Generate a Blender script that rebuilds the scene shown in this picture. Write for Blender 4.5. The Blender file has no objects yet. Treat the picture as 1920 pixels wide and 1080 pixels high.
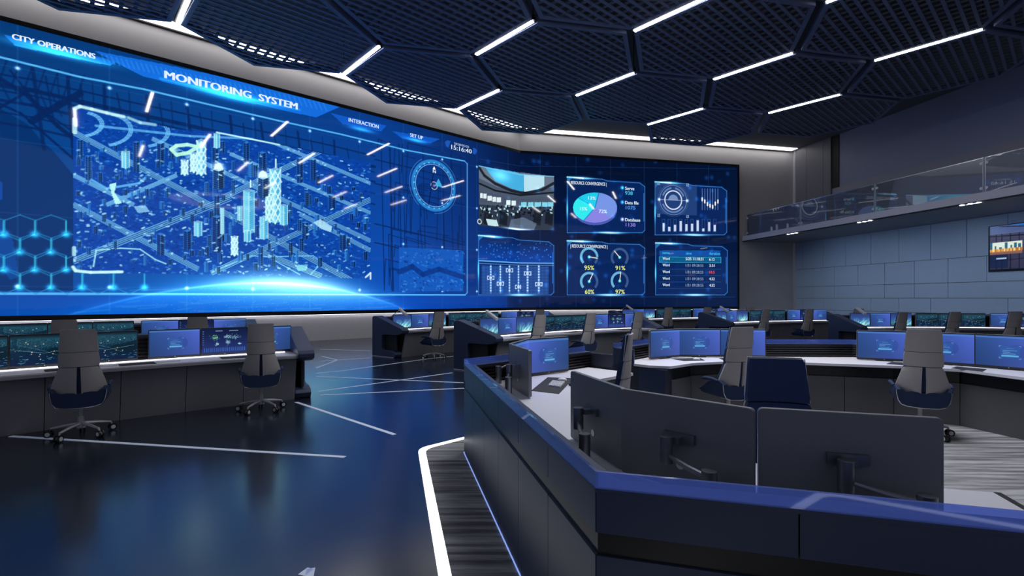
import bpy, math, random
import numpy as np
from mathutils import Vector, Matrix
random.seed(7)
rng = np.random.default_rng(5)
SC = bpy.context.scene
COL = SC.collection
F = 940.0; CX = 960.0; HY = 559.0; EYE = 1.75
ORD = ['first','second','third','fourth','fifth','sixth','seventh','eighth','ninth','tenth']

def gp(px, py, z=0.0):
    """point on the horizontal plane z that the photo shows at px,py (used to read positions off the photo)"""
    Y = (EYE - z) * F / (py - HY)
    return Vector(((px - CX) / F * Y, Y, z))

# ------------------------------------------------------------------ materials
def srgb(c):
    c = np.asarray(c, dtype=float)
    return np.where(c <= .04045, c / 12.92, ((c + .055) / 1.055) ** 2.4)
def lin(r, g, b):
    return tuple(srgb(np.array([r, g, b]) / 255.0)) + (1.0,)
MATS = {}
def mat(name, col, rough=.5, metal=0., spec=.5, noise=0.06, nscale=8., bump=0., emit=None, estr=0., coat=0.):
    if name in MATS: return MATS[name]
    m = bpy.data.materials.new(name); m.use_nodes = True
    nt = m.node_tree; n = nt.nodes; b = n['Principled BSDF']
    b.inputs['Roughness'].default_value = rough
    b.inputs['Metallic'].default_value = metal
    b.inputs['Specular IOR Level'].default_value = spec
    b.inputs['Coat Weight'].default_value = coat
    tc = n.new('ShaderNodeTexCoord'); nz = n.new('ShaderNodeTexNoise')
    nz.inputs['Scale'].default_value = nscale; nz.inputs['Detail'].default_value = 4
    nt.links.new(tc.outputs['Object'], nz.inputs['Vector'])
    mr = n.new('ShaderNodeMapRange')
    mr.inputs['To Min'].default_value = 1 - noise; mr.inputs['To Max'].default_value = 1 + noise
    nt.links.new(nz.outputs['Fac'], mr.inputs['Value'])
    mx = n.new('ShaderNodeMix'); mx.data_type = 'RGBA'; mx.blend_type = 'MULTIPLY'
    mx.inputs[0].default_value = 1.0
    mx.inputs[6].default_value = col
    nt.links.new(mr.outputs['Result'], mx.inputs[7])
    nt.links.new(mx.outputs[2], b.inputs['Base Color'])
    if bump:
        bp = n.new('ShaderNodeBump'); bp.inputs['Strength'].default_value = bump
        nt.links.new(nz.outputs['Fac'], bp.inputs['Height'])
        nt.links.new(bp.outputs['Normal'], b.inputs['Normal'])
    if emit:
        b.inputs['Emission Color'].default_value = emit
        b.inputs['Emission Strength'].default_value = estr
    MATS[name] = m
    return m
def emat(name, col, s):
    return mat(name, (0.8, 0.8, 0.8, 1), .6, emit=col, estr=s, noise=0.01)

def display_mat(name, strength=1.0, rough=.09, spec=.5):
    m = bpy.data.materials.new(name); m.use_nodes = True
    nt = m.node_tree; n = nt.nodes; b = n['Principled BSDF']
    b.inputs['Base Color'].default_value = (.004, .005, .008, 1)
    b.inputs['Roughness'].default_value = rough
    b.inputs['Specular IOR Level'].default_value = spec
    a = n.new('ShaderNodeAttribute'); a.attribute_name = 'Col'
    nt.links.new(a.outputs['Color'], b.inputs['Emission Color'])
    b.inputs['Emission Strength'].default_value = strength
    MATS[name] = m
    return m

def glass_mat(name, tint, refl_col, fac, rough=.02, body=None, body_fac=0., emit=0.):
    m = bpy.data.materials.new(name); m.use_nodes = True
    nt = m.node_tree; n = nt.nodes
    for x in list(n):
        if x.type != 'OUTPUT_MATERIAL': n.remove(x)
    out = [x for x in n if x.type == 'OUTPUT_MATERIAL'][0]
    t = n.new('ShaderNodeBsdfTransparent'); t.inputs[0].default_value = tint
    g = n.new('ShaderNodeBsdfGlossy'); g.inputs['Color'].default_value = refl_col; g.inputs['Roughness'].default_value = rough
    lw = n.new('ShaderNodeFresnel'); lw.inputs[0].default_value = 1.5
    ad = n.new('ShaderNodeMath'); ad.operation = 'MULTIPLY_ADD'; ad.inputs[1].default_value = 1.0; ad.inputs[2].default_value = fac; ad.use_clamp = True
    nt.links.new(lw.outputs[0], ad.inputs[0])
    mx = n.new('ShaderNodeMixShader')
    nt.links.new(ad.outputs[0], mx.inputs[0])
    base = t
    if body:
        d = n.new('ShaderNodeBsdfPrincipled'); d.inputs['Base Color'].default_value = body; d.inputs['Roughness'].default_value = .4
        if emit:
            d.inputs['Emission Color'].default_value = body; d.inputs['Emission Strength'].default_value = emit
        m2 = n.new('ShaderNodeMixShader'); m2.inputs[0].default_value = body_fac
        nt.links.new(t.outputs[0], m2.inputs[1]); nt.links.new(d.outputs[0], m2.inputs[2])
        base = m2
    nt.links.new(base.outputs[0], mx.inputs[1]); nt.links.new(g.outputs[0], mx.inputs[2])
    nt.links.new(mx.outputs[0], out.inputs[0])
    MATS[name] = m
    return m

# ------------------------------------------------------------------ mesh builder
class MB:
    def __init__(s): s.v = []; s.f = []
    def add(s, vs, fs):
        o = len(s.v); s.v += [tuple(p) for p in vs]; s.f += [tuple(i + o for i in f) for f in fs]; return s
    def box(s, c, size, rz=0., M=None):
        hx, hy, hz = size[0]/2, size[1]/2, size[2]/2
        cr, sr = math.cos(rz), math.sin(rz)
        vs = []
        for z in (-hz, hz):
            for x, y in ((-hx,-hy),(hx,-hy),(hx,hy),(-hx,hy)):
                p = Vector((c[0]+x*cr-y*sr, c[1]+x*sr+y*cr, c[2]+z))
                vs.append(M @ p if M else p)
        return s.add(vs, [(0,3,2,1),(4,5,6,7),(0,1,5,4),(1,2,6,5),(2,3,7,6),(3,0,4,7)])
    def prism(s, poly, z0, z1):
        n = len(poly)
        A = sum(poly[i][0]*poly[(i+1)%n][1]-poly[(i+1)%n][0]*poly[i][1] for i in range(n))
        if A < 0: poly = poly[::-1]
        vs = [(p[0],p[1],z0) for p in poly] + [(p[0],p[1],z1) for p in poly]
        fs = [tuple(range(n))[::-1], tuple(range(n,2*n))] + [(i,(i+1)%n,(i+1)%n+n,i+n) for i in range(n)]
        return s.add(vs, fs)
    def extrude(s, pts, vec):
        """closed 3D polygon swept along vec"""
        n = len(pts); v = Vector(vec)
        vs = [Vector(p) for p in pts] + [Vector(p)+v for p in pts]
        fs = [tuple(range(n))[::-1], tuple(range(n,2*n))] + [(i,(i+1)%n,(i+1)%n+n,i+n) for i in range(n)]
        return s.add(vs, fs)
    def loft(s, rings, closed=True, caps=True):
        n = len(rings[0]); vs = [p for r in rings for p in r]; fs = []
        for k in range(len(rings)-1):
            for i in range(n if closed else n-1):
                j = (i+1) % n
                fs.append((k*n+i, k*n+j, (k+1)*n+j, (k+1)*n+i))
        if caps and closed:
            fs.append(tuple(range(n))[::-1]); fs.append(tuple(range((len(rings)-1)*n, len(rings)*n)))
        return s.add(vs, fs)
    def tube(s, pts, r, n=8):
        pts = [Vector(p) for p in pts]; rings = []
        rs = r if isinstance(r, (list, tuple)) else [r]*len(pts)
        for k, p in enumerate(pts):
            d = (pts[min(k+1,len(pts)-1)] - pts[max(k-1,0)]).normalized()
            up = Vector((0,0,1)) if abs(d.z) < .9 else Vector((1,0,0))
            a = d.cross(up).normalized(); b = a.cross(d).normalized()
            rings.append([p + (a*math.cos(t)+b*math.sin(t))*rs[k] for t in [2*math.pi*i/n for i in range(n)]])
        return s.loft(rings)
    def disc(s, c, axis, r, t, n=16):
        ax = Vector(axis).normalized()
        return s.tube([Vector(c)-ax*t/2, Vector(c)+ax*t/2], r, n)
    def build(s, name, material, parent=None, smooth=False, bevel=0., coll=True):
        me = bpy.data.meshes.new(name); me.from_pydata(s.v, [], s.f); me.update()
        o = bpy.data.objects.new(name, me); COL.objects.link(o)
        if material: me.materials.append(material)
        if parent: o.parent = parent
        if smooth:
            for p in me.polygons: p.use_smooth = True
            try: me.set_sharp_from_angle(angle=math.radians(40))
            except Exception: pass
        if bevel:
            b = o.modifiers.new('bevel','BEVEL'); b.width = bevel; b.segments = 3; b.limit_method = 'ANGLE'
        return o

def empty(name, loc=(0,0,0), rz=0.):
    o = bpy.data.objects.new(name, None); COL.objects.link(o)
    o.location = loc; o.rotation_euler = (0,0,rz); o.empty_display_size = .1
    return o
def tag(o, label, cat, group=None, kind=None):
    o['label'] = label; o['category'] = cat
    if group: o['group'] = group
    if kind: o['kind'] = kind
    return o
def struct(o, label=None):
    o['kind'] = 'structure'
    if label: o['label'] = label
    return o
def copy_tree(src, parent=None):
    c = src.copy(); COL.objects.link(c); c.parent = parent
    for ch in list(src.children): copy_tree(ch, c)
    return c

# ------------------------------------------------------------------ palette
M_wall = mat('wall_grey_plaster', (.50,.49,.52,1), .55, noise=.03, nscale=3)
M_wallhi = mat('wall_dark_plaster', (.30,.33,.47,1), .45, noise=.04, nscale=2)
M_wallmid = mat('wall_light_band', (.36,.36,.42,1), .5, noise=.03, nscale=2)
M_ceil = mat('ceiling_grey', (.15,.15,.165,1), .7, noise=.03)
M_trimw = mat('trim_white', (.62,.62,.68,1), .4)
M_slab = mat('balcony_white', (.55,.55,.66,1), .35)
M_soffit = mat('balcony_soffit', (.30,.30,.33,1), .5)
M_black = mat('black_gloss', (.008,.008,.010,1), .35)
M_black2 = mat('black_matte', (.012,.012,.014,1), .6)
M_navy = mat('navy_panel', (.030,.046,.105,1), .38, noise=.03)
M_navy2 = mat('navy_dark_panel', (.022,.028,.046,1), .42, noise=.03)
M_desk = mat('desktop_white', (.78,.77,.84,1), .32, noise=.02)
M_desklip = mat('desktop_lip_grey', (.33,.33,.37,1), .4, noise=.02)
M_frontp = mat('console_front_grey', (.27,.265,.285,1), .5, noise=.03)
M_graph = mat('graphite_panel', (.10,.10,.11,1), .45, noise=.03)
M_alu = mat('aluminium', (.55,.56,.60,1), .3, metal=.9)
M_alud = mat('aluminium_dark', (.22,.23,.27,1), .35, metal=.8)
M_monback = mat('monitor_back_grey', (.17,.18,.21,1), .38, noise=.02)
M_bezel = mat('monitor_bezel', (.02,.021,.025,1), .35)
M_chairg = mat('chair_grey_fabric', (.40,.38,.38,1), .8, noise=.10, nscale=60, bump=.05)
M_chairb = mat('chair_navy_fabric', (.010,.028,.085,1), .85, noise=.12, nscale=50, bump=.05)
M_chrome = mat('chrome', (.7,.7,.72,1), .2, metal=1)
M_basegrey = mat('chair_base_grey', (.46,.46,.48,1), .4, metal=.3)
M_capl = mat('caster_cap_pale', (.62,.62,.64,1), .4)
M_rubber = mat('caster_black', (.008,.008,.009,1), .4)
M_hex = mat('ceiling_lattice_blue_black', (.15,.19,.33,1), .5, noise=.04)
M_hexd = mat('ceiling_lattice_side', (.14,.155,.20,1), .5, noise=.04)
M_light = emat('strip_light_white', (1,.98,.96,1), 30.)
M_cove = emat('cove_light_white', (1,.97,.93,1), 3.1)
M_ring = emat('ring_lamp_white', (.93,.95,1,1), 1.6)
M_task = emat('task_light', (.92,.90,1,1), 3.6)
M_wash_added = emat('added_wash_glow', (.97,.95,1,1), 4.5)  # for the added strips that brighten the wall below the video wall
M_led = emat('floor_led_white', (1,1,1,1), 1.7)
M_ledblue = emat('base_led_blue', (.25,.4,1,1), .8)
M_spot = emat('spot_white', (1,1,1,1), 8.)
M_screen = display_mat('video_wall_display', 1.0, rough=.04)
M_mon = display_mat('monitor_display', .95, rough=.25, spec=.3)
M_glassr = glass_mat('balustrade_glass', (.80,.84,.90,1), (.9,.93,1,1), .05, .01, body=(.42,.45,.52,1), body_fac=.28)
M_glassb = glass_mat('blue_tinted_glass', (.50,.60,1,1), (.8,.85,1,1), .01, .03, body=(.09,.16,.55,1), body_fac=.32, emit=.42)  # faint glow added in the body colour to brighten the rim
M_white = mat('white_plastic', (.8,.8,.82,1), .35)
M_mat = mat('desk_mat_dark', (.018,.018,.022,1), .7)
M_line = mat('floor_line_pale', (.62,.68,.80,1), .45, emit=(.6,.7,1,1), estr=.12)

def floor_mat():
    m = mat('polished_dark_floor', (.010,.018,.034,1), .22, spec=.5, noise=.08, nscale=1.3)
    n = m.node_tree.nodes; b = n['Principled BSDF']; b.inputs['IOR'].default_value = 2.15
    nz = n.new('ShaderNodeTexNoise'); nz.inputs['Scale'].default_value = 1.1
    tc = n.new('ShaderNodeTexCoord'); mr = n.new('ShaderNodeMapRange')
    mr.inputs['To Min'].default_value = .16; mr.inputs['To Max'].default_value = .22
    m.node_tree.links.new(tc.outputs['Object'], nz.inputs['Vector'])
    m.node_tree.links.new(nz.outputs['Fac'], mr.inputs['Value'])
    m.node_tree.links.new(mr.outputs['Result'], b.inputs['Roughness'])
    return m
M_floor = floor_mat()
def carpet_mat():
    m = bpy.data.materials.new('striped_carpet'); m.use_nodes = True
    nt = m.node_tree; n = nt.nodes; b = n['Principled BSDF']; b.inputs['Roughness'].default_value = .95
    b.inputs['Specular IOR Level'].default_value = .1
    tc = n.new('ShaderNodeTexCoord'); mp = n.new('ShaderNodeMapping')
    mp.inputs['Rotation'].default_value = (0,0,math.radians(38))
    mp.inputs['Scale'].default_value = (.9, 14, 1)
    nz = n.new('ShaderNodeTexNoise'); nz.inputs['Scale'].default_value = 1.; nz.inputs['Detail'].default_value = 5
    cr = n.new('ShaderNodeValToRGB')
    cr.color_ramp.elements[0].position = .36; cr.color_ramp.elements[0].color = (.17,.17,.18,1)
    cr.color_ramp.elements[1].position = .62; cr.color_ramp.elements[1].color = (.50,.50,.52,1)
    mp2 = n.new('ShaderNodeMapping'); mp2.inputs['Rotation'].default_value = (0,0,math.radians(38)); mp2.inputs['Scale'].default_value = (6,60,1)
    nz2 = n.new('ShaderNodeTexNoise'); nz2.inputs['Scale'].default_value = 1.5
    mx = n.new('ShaderNodeMix'); mx.data_type='RGBA'; mx.blend_type='MULTIPLY'; mx.inputs[0].default_value = .5
    L = nt.links.new
    L(tc.outputs['Object'], mp.inputs[0]); L(mp.outputs[0], nz.inputs['Vector']); L(nz.outputs['Fac'], cr.inputs[0])
    L(tc.outputs['Object'], mp2.inputs[0]); L(mp2.outputs[0], nz2.inputs['Vector'])
    L(cr.outputs[0], mx.inputs[6]); L(nz2.outputs['Fac'], mx.inputs[7]); L(mx.outputs[2], b.inputs['Base Color'])
    return m
M_carpet = carpet_mat()

# ------------------------------------------------------------------ room geometry
KINK = Vector((.385, 28.05, 0)); DL = Vector((.755,.656,0)).normalized(); DR = Vector((.977,.215,0)).normalized()
NL = Vector((DL.y,-DL.x,0)); NR = Vector((DR.y,-DR.x,0))      # towards the room
W0 = Vector((18.0,31.78,0)); DW = Vector((.208,-.978,0)).normalized(); NW = Vector((DW.y,-DW.x,0)); NW = -NW if NW.x > 0 else NW
E0 = Vector((14.2,30.9,0))
ZC = 11.1
SCR0, SCR1 = 1.23, 9.83
SL, SR = -24.0, 13.79

def onL(s, z, d=0.): p = KINK + DL*s + NL*d; return Vector((p.x,p.y,z))
def onR(s, z, d=0.): p = KINK + DR*s + NR*d; return Vector((p.x,p.y,z))
def onS(s, z, d=0.): return onL(s,z,d) if s < 0 else onR(s,z,d)
def photo_to_screen(px, py):
    r = (px-CX)/F
    s = (KINK.y*r-KINK.x)/(DL.x-DL.y*r)
    if s >= 0: s = (KINK.y*r-KINK.x)/(DR.x-DR.y*r)
    Y = KINK.y + (DL.y if s < 0 else DR.y)*s
    return s, EYE + (HY-py)/F*Y

def wall_quad(name, p, q, z0, z1, thick, normal, material):
    n = Vector(normal)*-thick
    mb = MB(); mb.prism([(p.x,p.y),(q.x,q.y),(q.x+n.x,q.y+n.y),(p.x+n.x,p.y+n.y)], z0, z1)
    return mb.build(name, material)

cornerR = KINK + DR*18.16
struct(wall_quad('wall_left', KINK+DL*-30, KINK, 0, ZC+.3, .3, NL, M_wall))
struct(wall_quad('wall_back', KINK, cornerR+DR*.3, 0, ZC+.3, .3, NR, M_wall))
fl = MB().prism([(-30,-6),(26,-6),(26,36),(-30,36)], -.1, 0).build('floor', M_floor); struct(fl)
ce = MB().prism([(-30,-2),(28,-2),(28,36),(-30,36)], ZC, ZC+.2).build('ceiling', M_ceil); struct(ce)

# right wall: lower tiles, balcony zone, dark top
def onW(s, z, d=0.): p = W0 + DW*s + NW*d; return Vector((p.x,p.y,z))
M_gap = mat('tile_gap_grey', (.16,.165,.19,1), .7)
struct(wall_quad('wall_right', onW(-.6,0), onW(34,0), 0, 5.3, .4, NW, M_gap))
struct(wall_quad('wall_right_middle', onW(-.6,0), onW(34,0), 5.3, 8.15, .4, NW, M_wallmid))
struct(wall_quad('wall_right_upper', onW(-.6,0), onW(34,0), 8.15, ZC+.2, .4, NW, M_wallhi))
M_tile = mat('acoustic_tile', (.50,.62,.80,1), .42, noise=.06, nscale=14, bump=.03)
M_tile.node_tree.nodes['Principled BSDF'].inputs['IOR'].default_value=1.9
tm = MB()
def tile(s0, s1, z0, z1, g=.012):
    a, b = onW(s0+g, 0), onW(s1-g, 0); c, d = onW(s1-g, 0, .03), onW(s0+g, 0, .03)
    tm.prism([(a.x,a.y),(b.x,b.y),(c.x,c.y),(d.x,d.y)], z0+g, z1-g)
rowsz = [(0,.35,0),(.35,1.05,.78),(1.05,1.75,0),(1.75,2.45,.78),(2.45,3.55,.78),(3.55,5.28,0)]
for ri,(z0,z1,off) in enumerate(rowsz):
    s = .0
    nxt = 2.15+off-1.55
    if nxt < .5: nxt += 1.55
    k = 0
    while s < 33:
        e = nxt
        if ri in (2,3) and k in (2,5,9): e += 1.55
        tile(s, e, z0, z1); s = e; nxt = e+1.55; k += 1
tl = tm.build('wall_right_tiles', M_tile); struct(tl)
# corner post + vertical wall panels over the balcony
p = cornerR + NR*.1
struct(MB().box((p.x-.12,p.y-.05,ZC/2),(.26,.22,ZC),0).build('trim_1', M_trimw))
M_upan = mat('wall_upper_panel', (.20,.205,.24,1), .45)
for k,(a,b) in enumerate(((.15,.95),(.97,2.2),(2.22,2.75))):
    q0,q1 = onW(a,0),onW(b,0); r1,r0 = onW(b,0,.10),onW(a,0,.10)
    struct(MB().prism([(q0.x,q0.y),(q1.x,q1.y),(r1.x,r1.y),(r0.x,r0.y)],5.5,ZC).build('wall_right_panel', M_upan))
q0,q1,r1,r0 = onW(2.76,0),onW(3.25,0),onW(3.25,0,.04),onW(2.76,0,.04)
struct(MB().prism([(q0.x,q0.y),(q1.x,q1.y),(r1.x,r1.y),(r0.x,r0.y)],8.1,ZC).build('trim_2', M_black2))

# cove lights along the top of the screen wall
def cove(name, f, s0, s1, label):
    r = empty(name, (0,0,0))
    mb = MB(); a,b,c,d = f(s0,0,.12),f(s1,0,.12),f(s1,0,.62),f(s0,0,.62)
    mb.prism([(a.x,a.y),(b.x,b.y),(c.x,c.y),(d.x,d.y)], ZC-.03, ZC-.004).build('diffuser', M_cove, r)
    mb = MB(); a,b,c,d = f(s0,0,.06),f(s1,0,.06),f(s1,0,.12),f(s0,0,.12)
    mb.prism([(a.x,a.y),(b.x,b.y),(c.x,c.y),(d.x,d.y)], ZC-.07, ZC-.004).build('edge_trim', M_black, r)
    tag(r, label, 'light')
cove('cove_light', onL, -29, -.35, 'long white cove light on ceiling above the left half of the video wall')
cove('cove_light', onR, .3, 17.7, 'long white cove light on ceiling above the dashboard half of the video wall')

# ------------------------------------------------------------------ video wall artwork (drawn in wall coordinates s,z)
class Canvas:
    def __init__(c, s0, s1, z0, z1, ds, dz):
        c.s0,c.s1,c.z0,c.z1 = s0,s1,z0,z1
        c.W = int(round((s1-s0)/ds)); c.H = int(round((z1-z0)/dz))
        c.ds = (s1-s0)/c.W; c.dz = (z1-z0)/c.H
        c.S = s0 + c.ds*np.arange(c.W+1); c.Z = z0 + c.dz*np.arange(c.H+1)
        c.a = np.zeros((c.H+1, c.W+1, 3))
        c.map = lambda x,y: (x,y)
        c.clip = None
    def win(c, s0, s1, z0, z1):
        i0 = max(0,int((s0-c.s0)/c.ds)-1); i1 = min(c.W+1,int((s1-c.s0)/c.ds)+3)
        j0 = max(0,int((z0-c.z0)/c.dz)-1); j1 = min(c.H+1,int((z1-c.z0)/c.dz)+3)
        if i0>=i1 or j0>=j1: return None
        return i0,i1,j0,j1
    def mix(c, w, al, col, add=False):
        i0,i1,j0,j1 = w
        if c.clip is not None: al = al*c.clip[j0:j1,i0:i1]
        t = c.a[j0:j1,i0:i1]; col = np.asarray(col,float)/255.
        if add: t += al[...,None]*col
        else: t += al[...,None]*(col-t)
    def line(c, p, q, wd, col, al=1., add=False, soft=0.):
        p = c.map(*p); q = c.map(*q); m = wd/2+c.ds+soft
        w = c.win(min(p[0],q[0])-m,max(p[0],q[0])+m,min(p[1],q[1])-m,max(p[1],q[1])+m)
        if not w: return
        X,Z = np.meshgrid(c.S[w[0]:w[1]], c.Z[w[2]:w[3]])
        dx,dz = q[0]-p[0],q[1]-p[1]; L = dx*dx+dz*dz+1e-9
        t = np.clip(((X-p[0])*dx+(Z-p[1])*dz)/L,0,1)
        d = np.hypot(X-p[0]-t*dx, Z-p[1]-t*dz)
        c.mix(w, al*np.clip((wd/2-d)/(c.ds*.8+soft)+.5,0,1), col, add)
    def path(c, pts, wd, col, al=1., add=False, soft=0., closed=False):
        for i in range(len(pts)-(0 if closed else 1)): c.line(pts[i], pts[(i+1)%len(pts)], wd, col, al, add, soft)
    def poly(c, pts, col, al=1., add=False, grad=None):
        pts = [c.map(*p) for p in pts]
        xs=[p[0] for p in pts]; zs=[p[1] for p in pts]
        w = c.win(min(xs),max(xs),min(zs),max(zs))
        if not w: return
        X,Z = np.meshgrid(c.S[w[0]:w[1]], c.Z[w[2]:w[3]])
        ins = np.zeros(X.shape,bool); n=len(pts)
        for i in range(n):
            x1,z1=pts[i]; x2,z2=pts[(i+1)%n]
            if z1==z2: continue
            cnd = (Z>=min(z1,z2))&(Z<max(z1,z2))
            xi = x1+(Z-z1)*(x2-x1)/(z2-z1)
            ins ^= cnd & (X<xi)
        a = ins*al
        if grad:   # alpha falls from bottom (1) to top
            h=(Z-min(zs))/(max(zs)-min(zs)+1e-9); a = a*(grad[0]*(1-h)+grad[1]*h)
        c.mix(w,a,col,add)
    def ring(c, ctr, r, wd, col, al=1., a0=None, a1=None, soft=0., add=False, ctr_mapped=False):
        m = c.map(*ctr) if not ctr_mapped else ctr
        w = c.win(m[0]-r-wd-soft,m[0]+r+wd+soft,m[1]-r-wd-soft,m[1]+r+wd+soft)
        if not w: return
        X,Z = np.meshgrid(c.S[w[0]:w[1]], c.Z[w[2]:w[3]])
        d = np.hypot(X-m[0],Z-m[1]); A = np.clip((wd/2-abs(d-r))/(c.ds*.8+soft)+.5,0,1)
        if a0 is not None:
            th = np.degrees(np.arctan2(Z-m[1],X-m[0]))%360
            lo,hi=a0%360,a1%360
            A = A*(((th>=lo)&(th<=hi)) if lo<=hi else ((th>=lo)|(th<=hi)))
        c.mix(w,al*A,col,add)
    def glow(c, ctr, rx, rz, col, al=1., mapped=False):
        m = ctr if mapped else c.map(*ctr)
        w = c.win(m[0]-3*rx,m[0]+3*rx,m[1]-3*rz,m[1]+3*rz)
        if not w: return
        X,Z = np.meshgrid(c.S[w[0]:w[1]], c.Z[w[2]:w[3]])
        c.mix(w, al*np.exp(-((X-m[0])/rx)**2-((Z-m[1])/rz)**2), col, True)
    def rect(c, x0,y0,x1,y1,col,al=1.): c.poly([(x0,y0),(x1,y0),(x1,y1),(x0,y1)],col,al)

cv = Canvas(SL, SR, SCR0, SCR1, .021, .0195)
SS,ZZ = np.meshgrid(cv.S, cv.Z)
def ramp(x, xs, cols):
    cols=np.array(cols,float)/255.
    return np.stack([np.interp(x,xs,cols[:,k]) for k in range(3)],-1)
base = ramp(SS, [-24,-16,-8,-3,0,4,14], [(6,66,132),(8,76,160),(10,72,168),(10,48,120),(4,24,68),(2,18,54),(3,22,60)])
v = ((ZZ-SCR0)/(SCR1-SCR0))
base *= (1.12-.30*v)[...,None]
cv.a[:] = base
cv.map = photo_to_screen
m = cv
# low band brighter blue below the horizontal line
zl = photo_to_screen(300,550)[1]
lowm = (ZZ<zl)&(SS<-1)
cv.a[lowm] = cv.a[lowm]*.6 + np.array([6,72,190])/255.*.4
# water mass at the far left
m.poly([(-400,200),(0,205),(52,235),(75,262),(100,285),(138,330),(138,545),(-400,545)], (3,44,100), .75)
m.poly([(0,340),(6,345),(6,375),(-10,380)], (12,80,180), .7)
m.poly([(0,410),(25,450),(36,520),(20,525),(-10,480)], (12,90,190), .5)
# dark street map behind everything
SD=(5,36,92)
for k in range(34):
    x=700+rng.integers(0,165); y=rng.integers(262,520); l=rng.integers(20,110)
    m.line((x,y),(x+rng.integers(-4,5),min(545,y+l)),.05,SD,.75)
    m.line((x,y),(min(868,x+l*.7),y+l*.7*.24+rng.integers(-4,4)),.045,SD,.7)
for x in (712,728,745,752,790,826,842,860): m.line((x,262+(x-700)*.2),(x+6,545),.08 if x in(728,826) else .05,SD,.8)
for (x,y) in ((700,300),(700,345),(700,420),(700,455)): m.line((x,y),(868,y+40),.06,SD,.8)
for i in range(9):      # streets over the upper strip
    x=60+i*72+rng.integers(-12,12); yt=118+x*.235
    m.line((x,yt),(x+rng.integers(4,22),yt+150),.09,SD,.8)
    m.line((x+24,yt+14),(x+30+rng.integers(0,12),yt+90),.05,SD,.7)
    m.line((x+46,yt+10),(x+50,yt+70),.04,SD,.6)
for k,(dy,wd) in enumerate(((14,.06),(34,.13),(44,.05),(62,.09),(84,.05),(104,.07))):
    m.path([(-60,128+dy-10),(60,138+dy),(200,170+dy),(330,198+dy),(470,230+dy),(600,256+dy),(700,280+dy)],wd,SD,.8)
for r in range(8):
    x0=-10+r*24; m.path([(x0,112+x0*.2),(x0-14,150+r*5),(x0+6,185+r*7)],.045,SD,.65)
m.path([(60,230),(110,200),(150,178)],.18,SD,.9); m.path([(0,205),(60,170),(150,195),(180,240)],.07,SD,.9)
m.path([(0,150),(50,180),(110,240),(138,262)],.12,SD,.9); m.path([(-60,170),(40,215),(138,300)],.07,SD,.9)
m.path([(20,135),(75,205),(138,250)],.05,SD,.9)
# faint square grid and dots over everything
for xg in np.arange(-20,14,2.12):
    m.map=lambda x,y:(x,y); m.line((xg,SCR0),(xg,SCR1),.02,(70,140,220),.28)
for zg in (2.1,4.25,6.4,8.55): m.line((SL,zg),(-2.4,zg),.02,(70,140,220),.18)
for xg in np.arange(-20,0,2.12):
    for zg in (2.1,4.25,6.4,8.55):
        if rng.random()<.8: m.glow((xg,zg),.05,.05,(200,230,255),1.,mapped=True)
m.map = photo_to_screen
# header bar + tabs
def tab(x0,x1,yt0,yt1,h0,h1,sl):
    m.poly([(x0,yt0),(x1+sl,yt1),(x1,yt1+h1),(x0+sl*1.6,yt0+h0)],(24,118,232),.75)
    m.poly([(x0+sl*1.2,yt0+h0*.75),(x1+sl*.2,yt1+h1*.8),(x1,yt1+h1),(x0+sl*1.6,yt0+h0)],(50,160,255),.5)
tab(8,206,68,118,22,8,14)
m.poly([(175,98),(300,122),(480,160),(635,202),(590,222),(445,190),(268,146),(240,132)],(22,116,235),.85)
for k in range(46):   # hatching
    x=190+k*9.2; y=100+(x-175)*.218
    m.line((x,y+2),(x+6,y+16),.05,(60,160,255),.35)
m.line((300,150),(560,208),.07,(40,170,255),.7,soft=.05)
m.glow((430,181),1.2,.16,(60,200,255),.9); m.glow((110,101),1.,.12,(60,200,255),.8)
m.poly([(618,214),(722,237),(712,248),(640,234)],(20,100,220),.75); m.glow((675,244),.5,.08,(60,190,255),.7)
m.poly([(732,247),(822,262),(804,270),(752,261)],(20,100,220),.75); m.glow((778,265),.5,.08,(60,190,255),.7)
m.poly([(831,268),(836,264),(842,266),(838,278),(834,276)],(30,90,190),.9)
m.poly([(884,278),(888,279),(892,284),(888,291),(883,289)],(30,90,190),.9)
m.path([(-200,58),(0,110),(150,147),(270,170),(520,228),(640,254),(760,283),(868,303)],.06,(90,190,255),.95)
m.path([(868,303),(873,308),(873,549),(869,553)],.06,(90,170,255),.8)
m.line((-200,550),(869,553),.07,(90,190,255),.95); pass
# hexagon grid lower-left
hc=(60,210,230)
for rr in range(4):
    for cc in range(6-rr//2):
        cx=-20+cc*58+(rr%2)*30; cy=425+rr*33
        if rr<3 and cx>150: continue
        pts=[(cx,cy-23+2),(cx+28,cy-11),(cx+28,cy+15),(cx,cy+27),(cx-28,cy+15),(cx-28,cy-11)]
        m.path(pts,.03,(40,150,210),.6,closed=True)
        m.glow((cx+28,cy+15),.09,.09,hc,.9); m.line((cx+28,cy-9),(cx+28,cy+15),.04,hc,.6)
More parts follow.
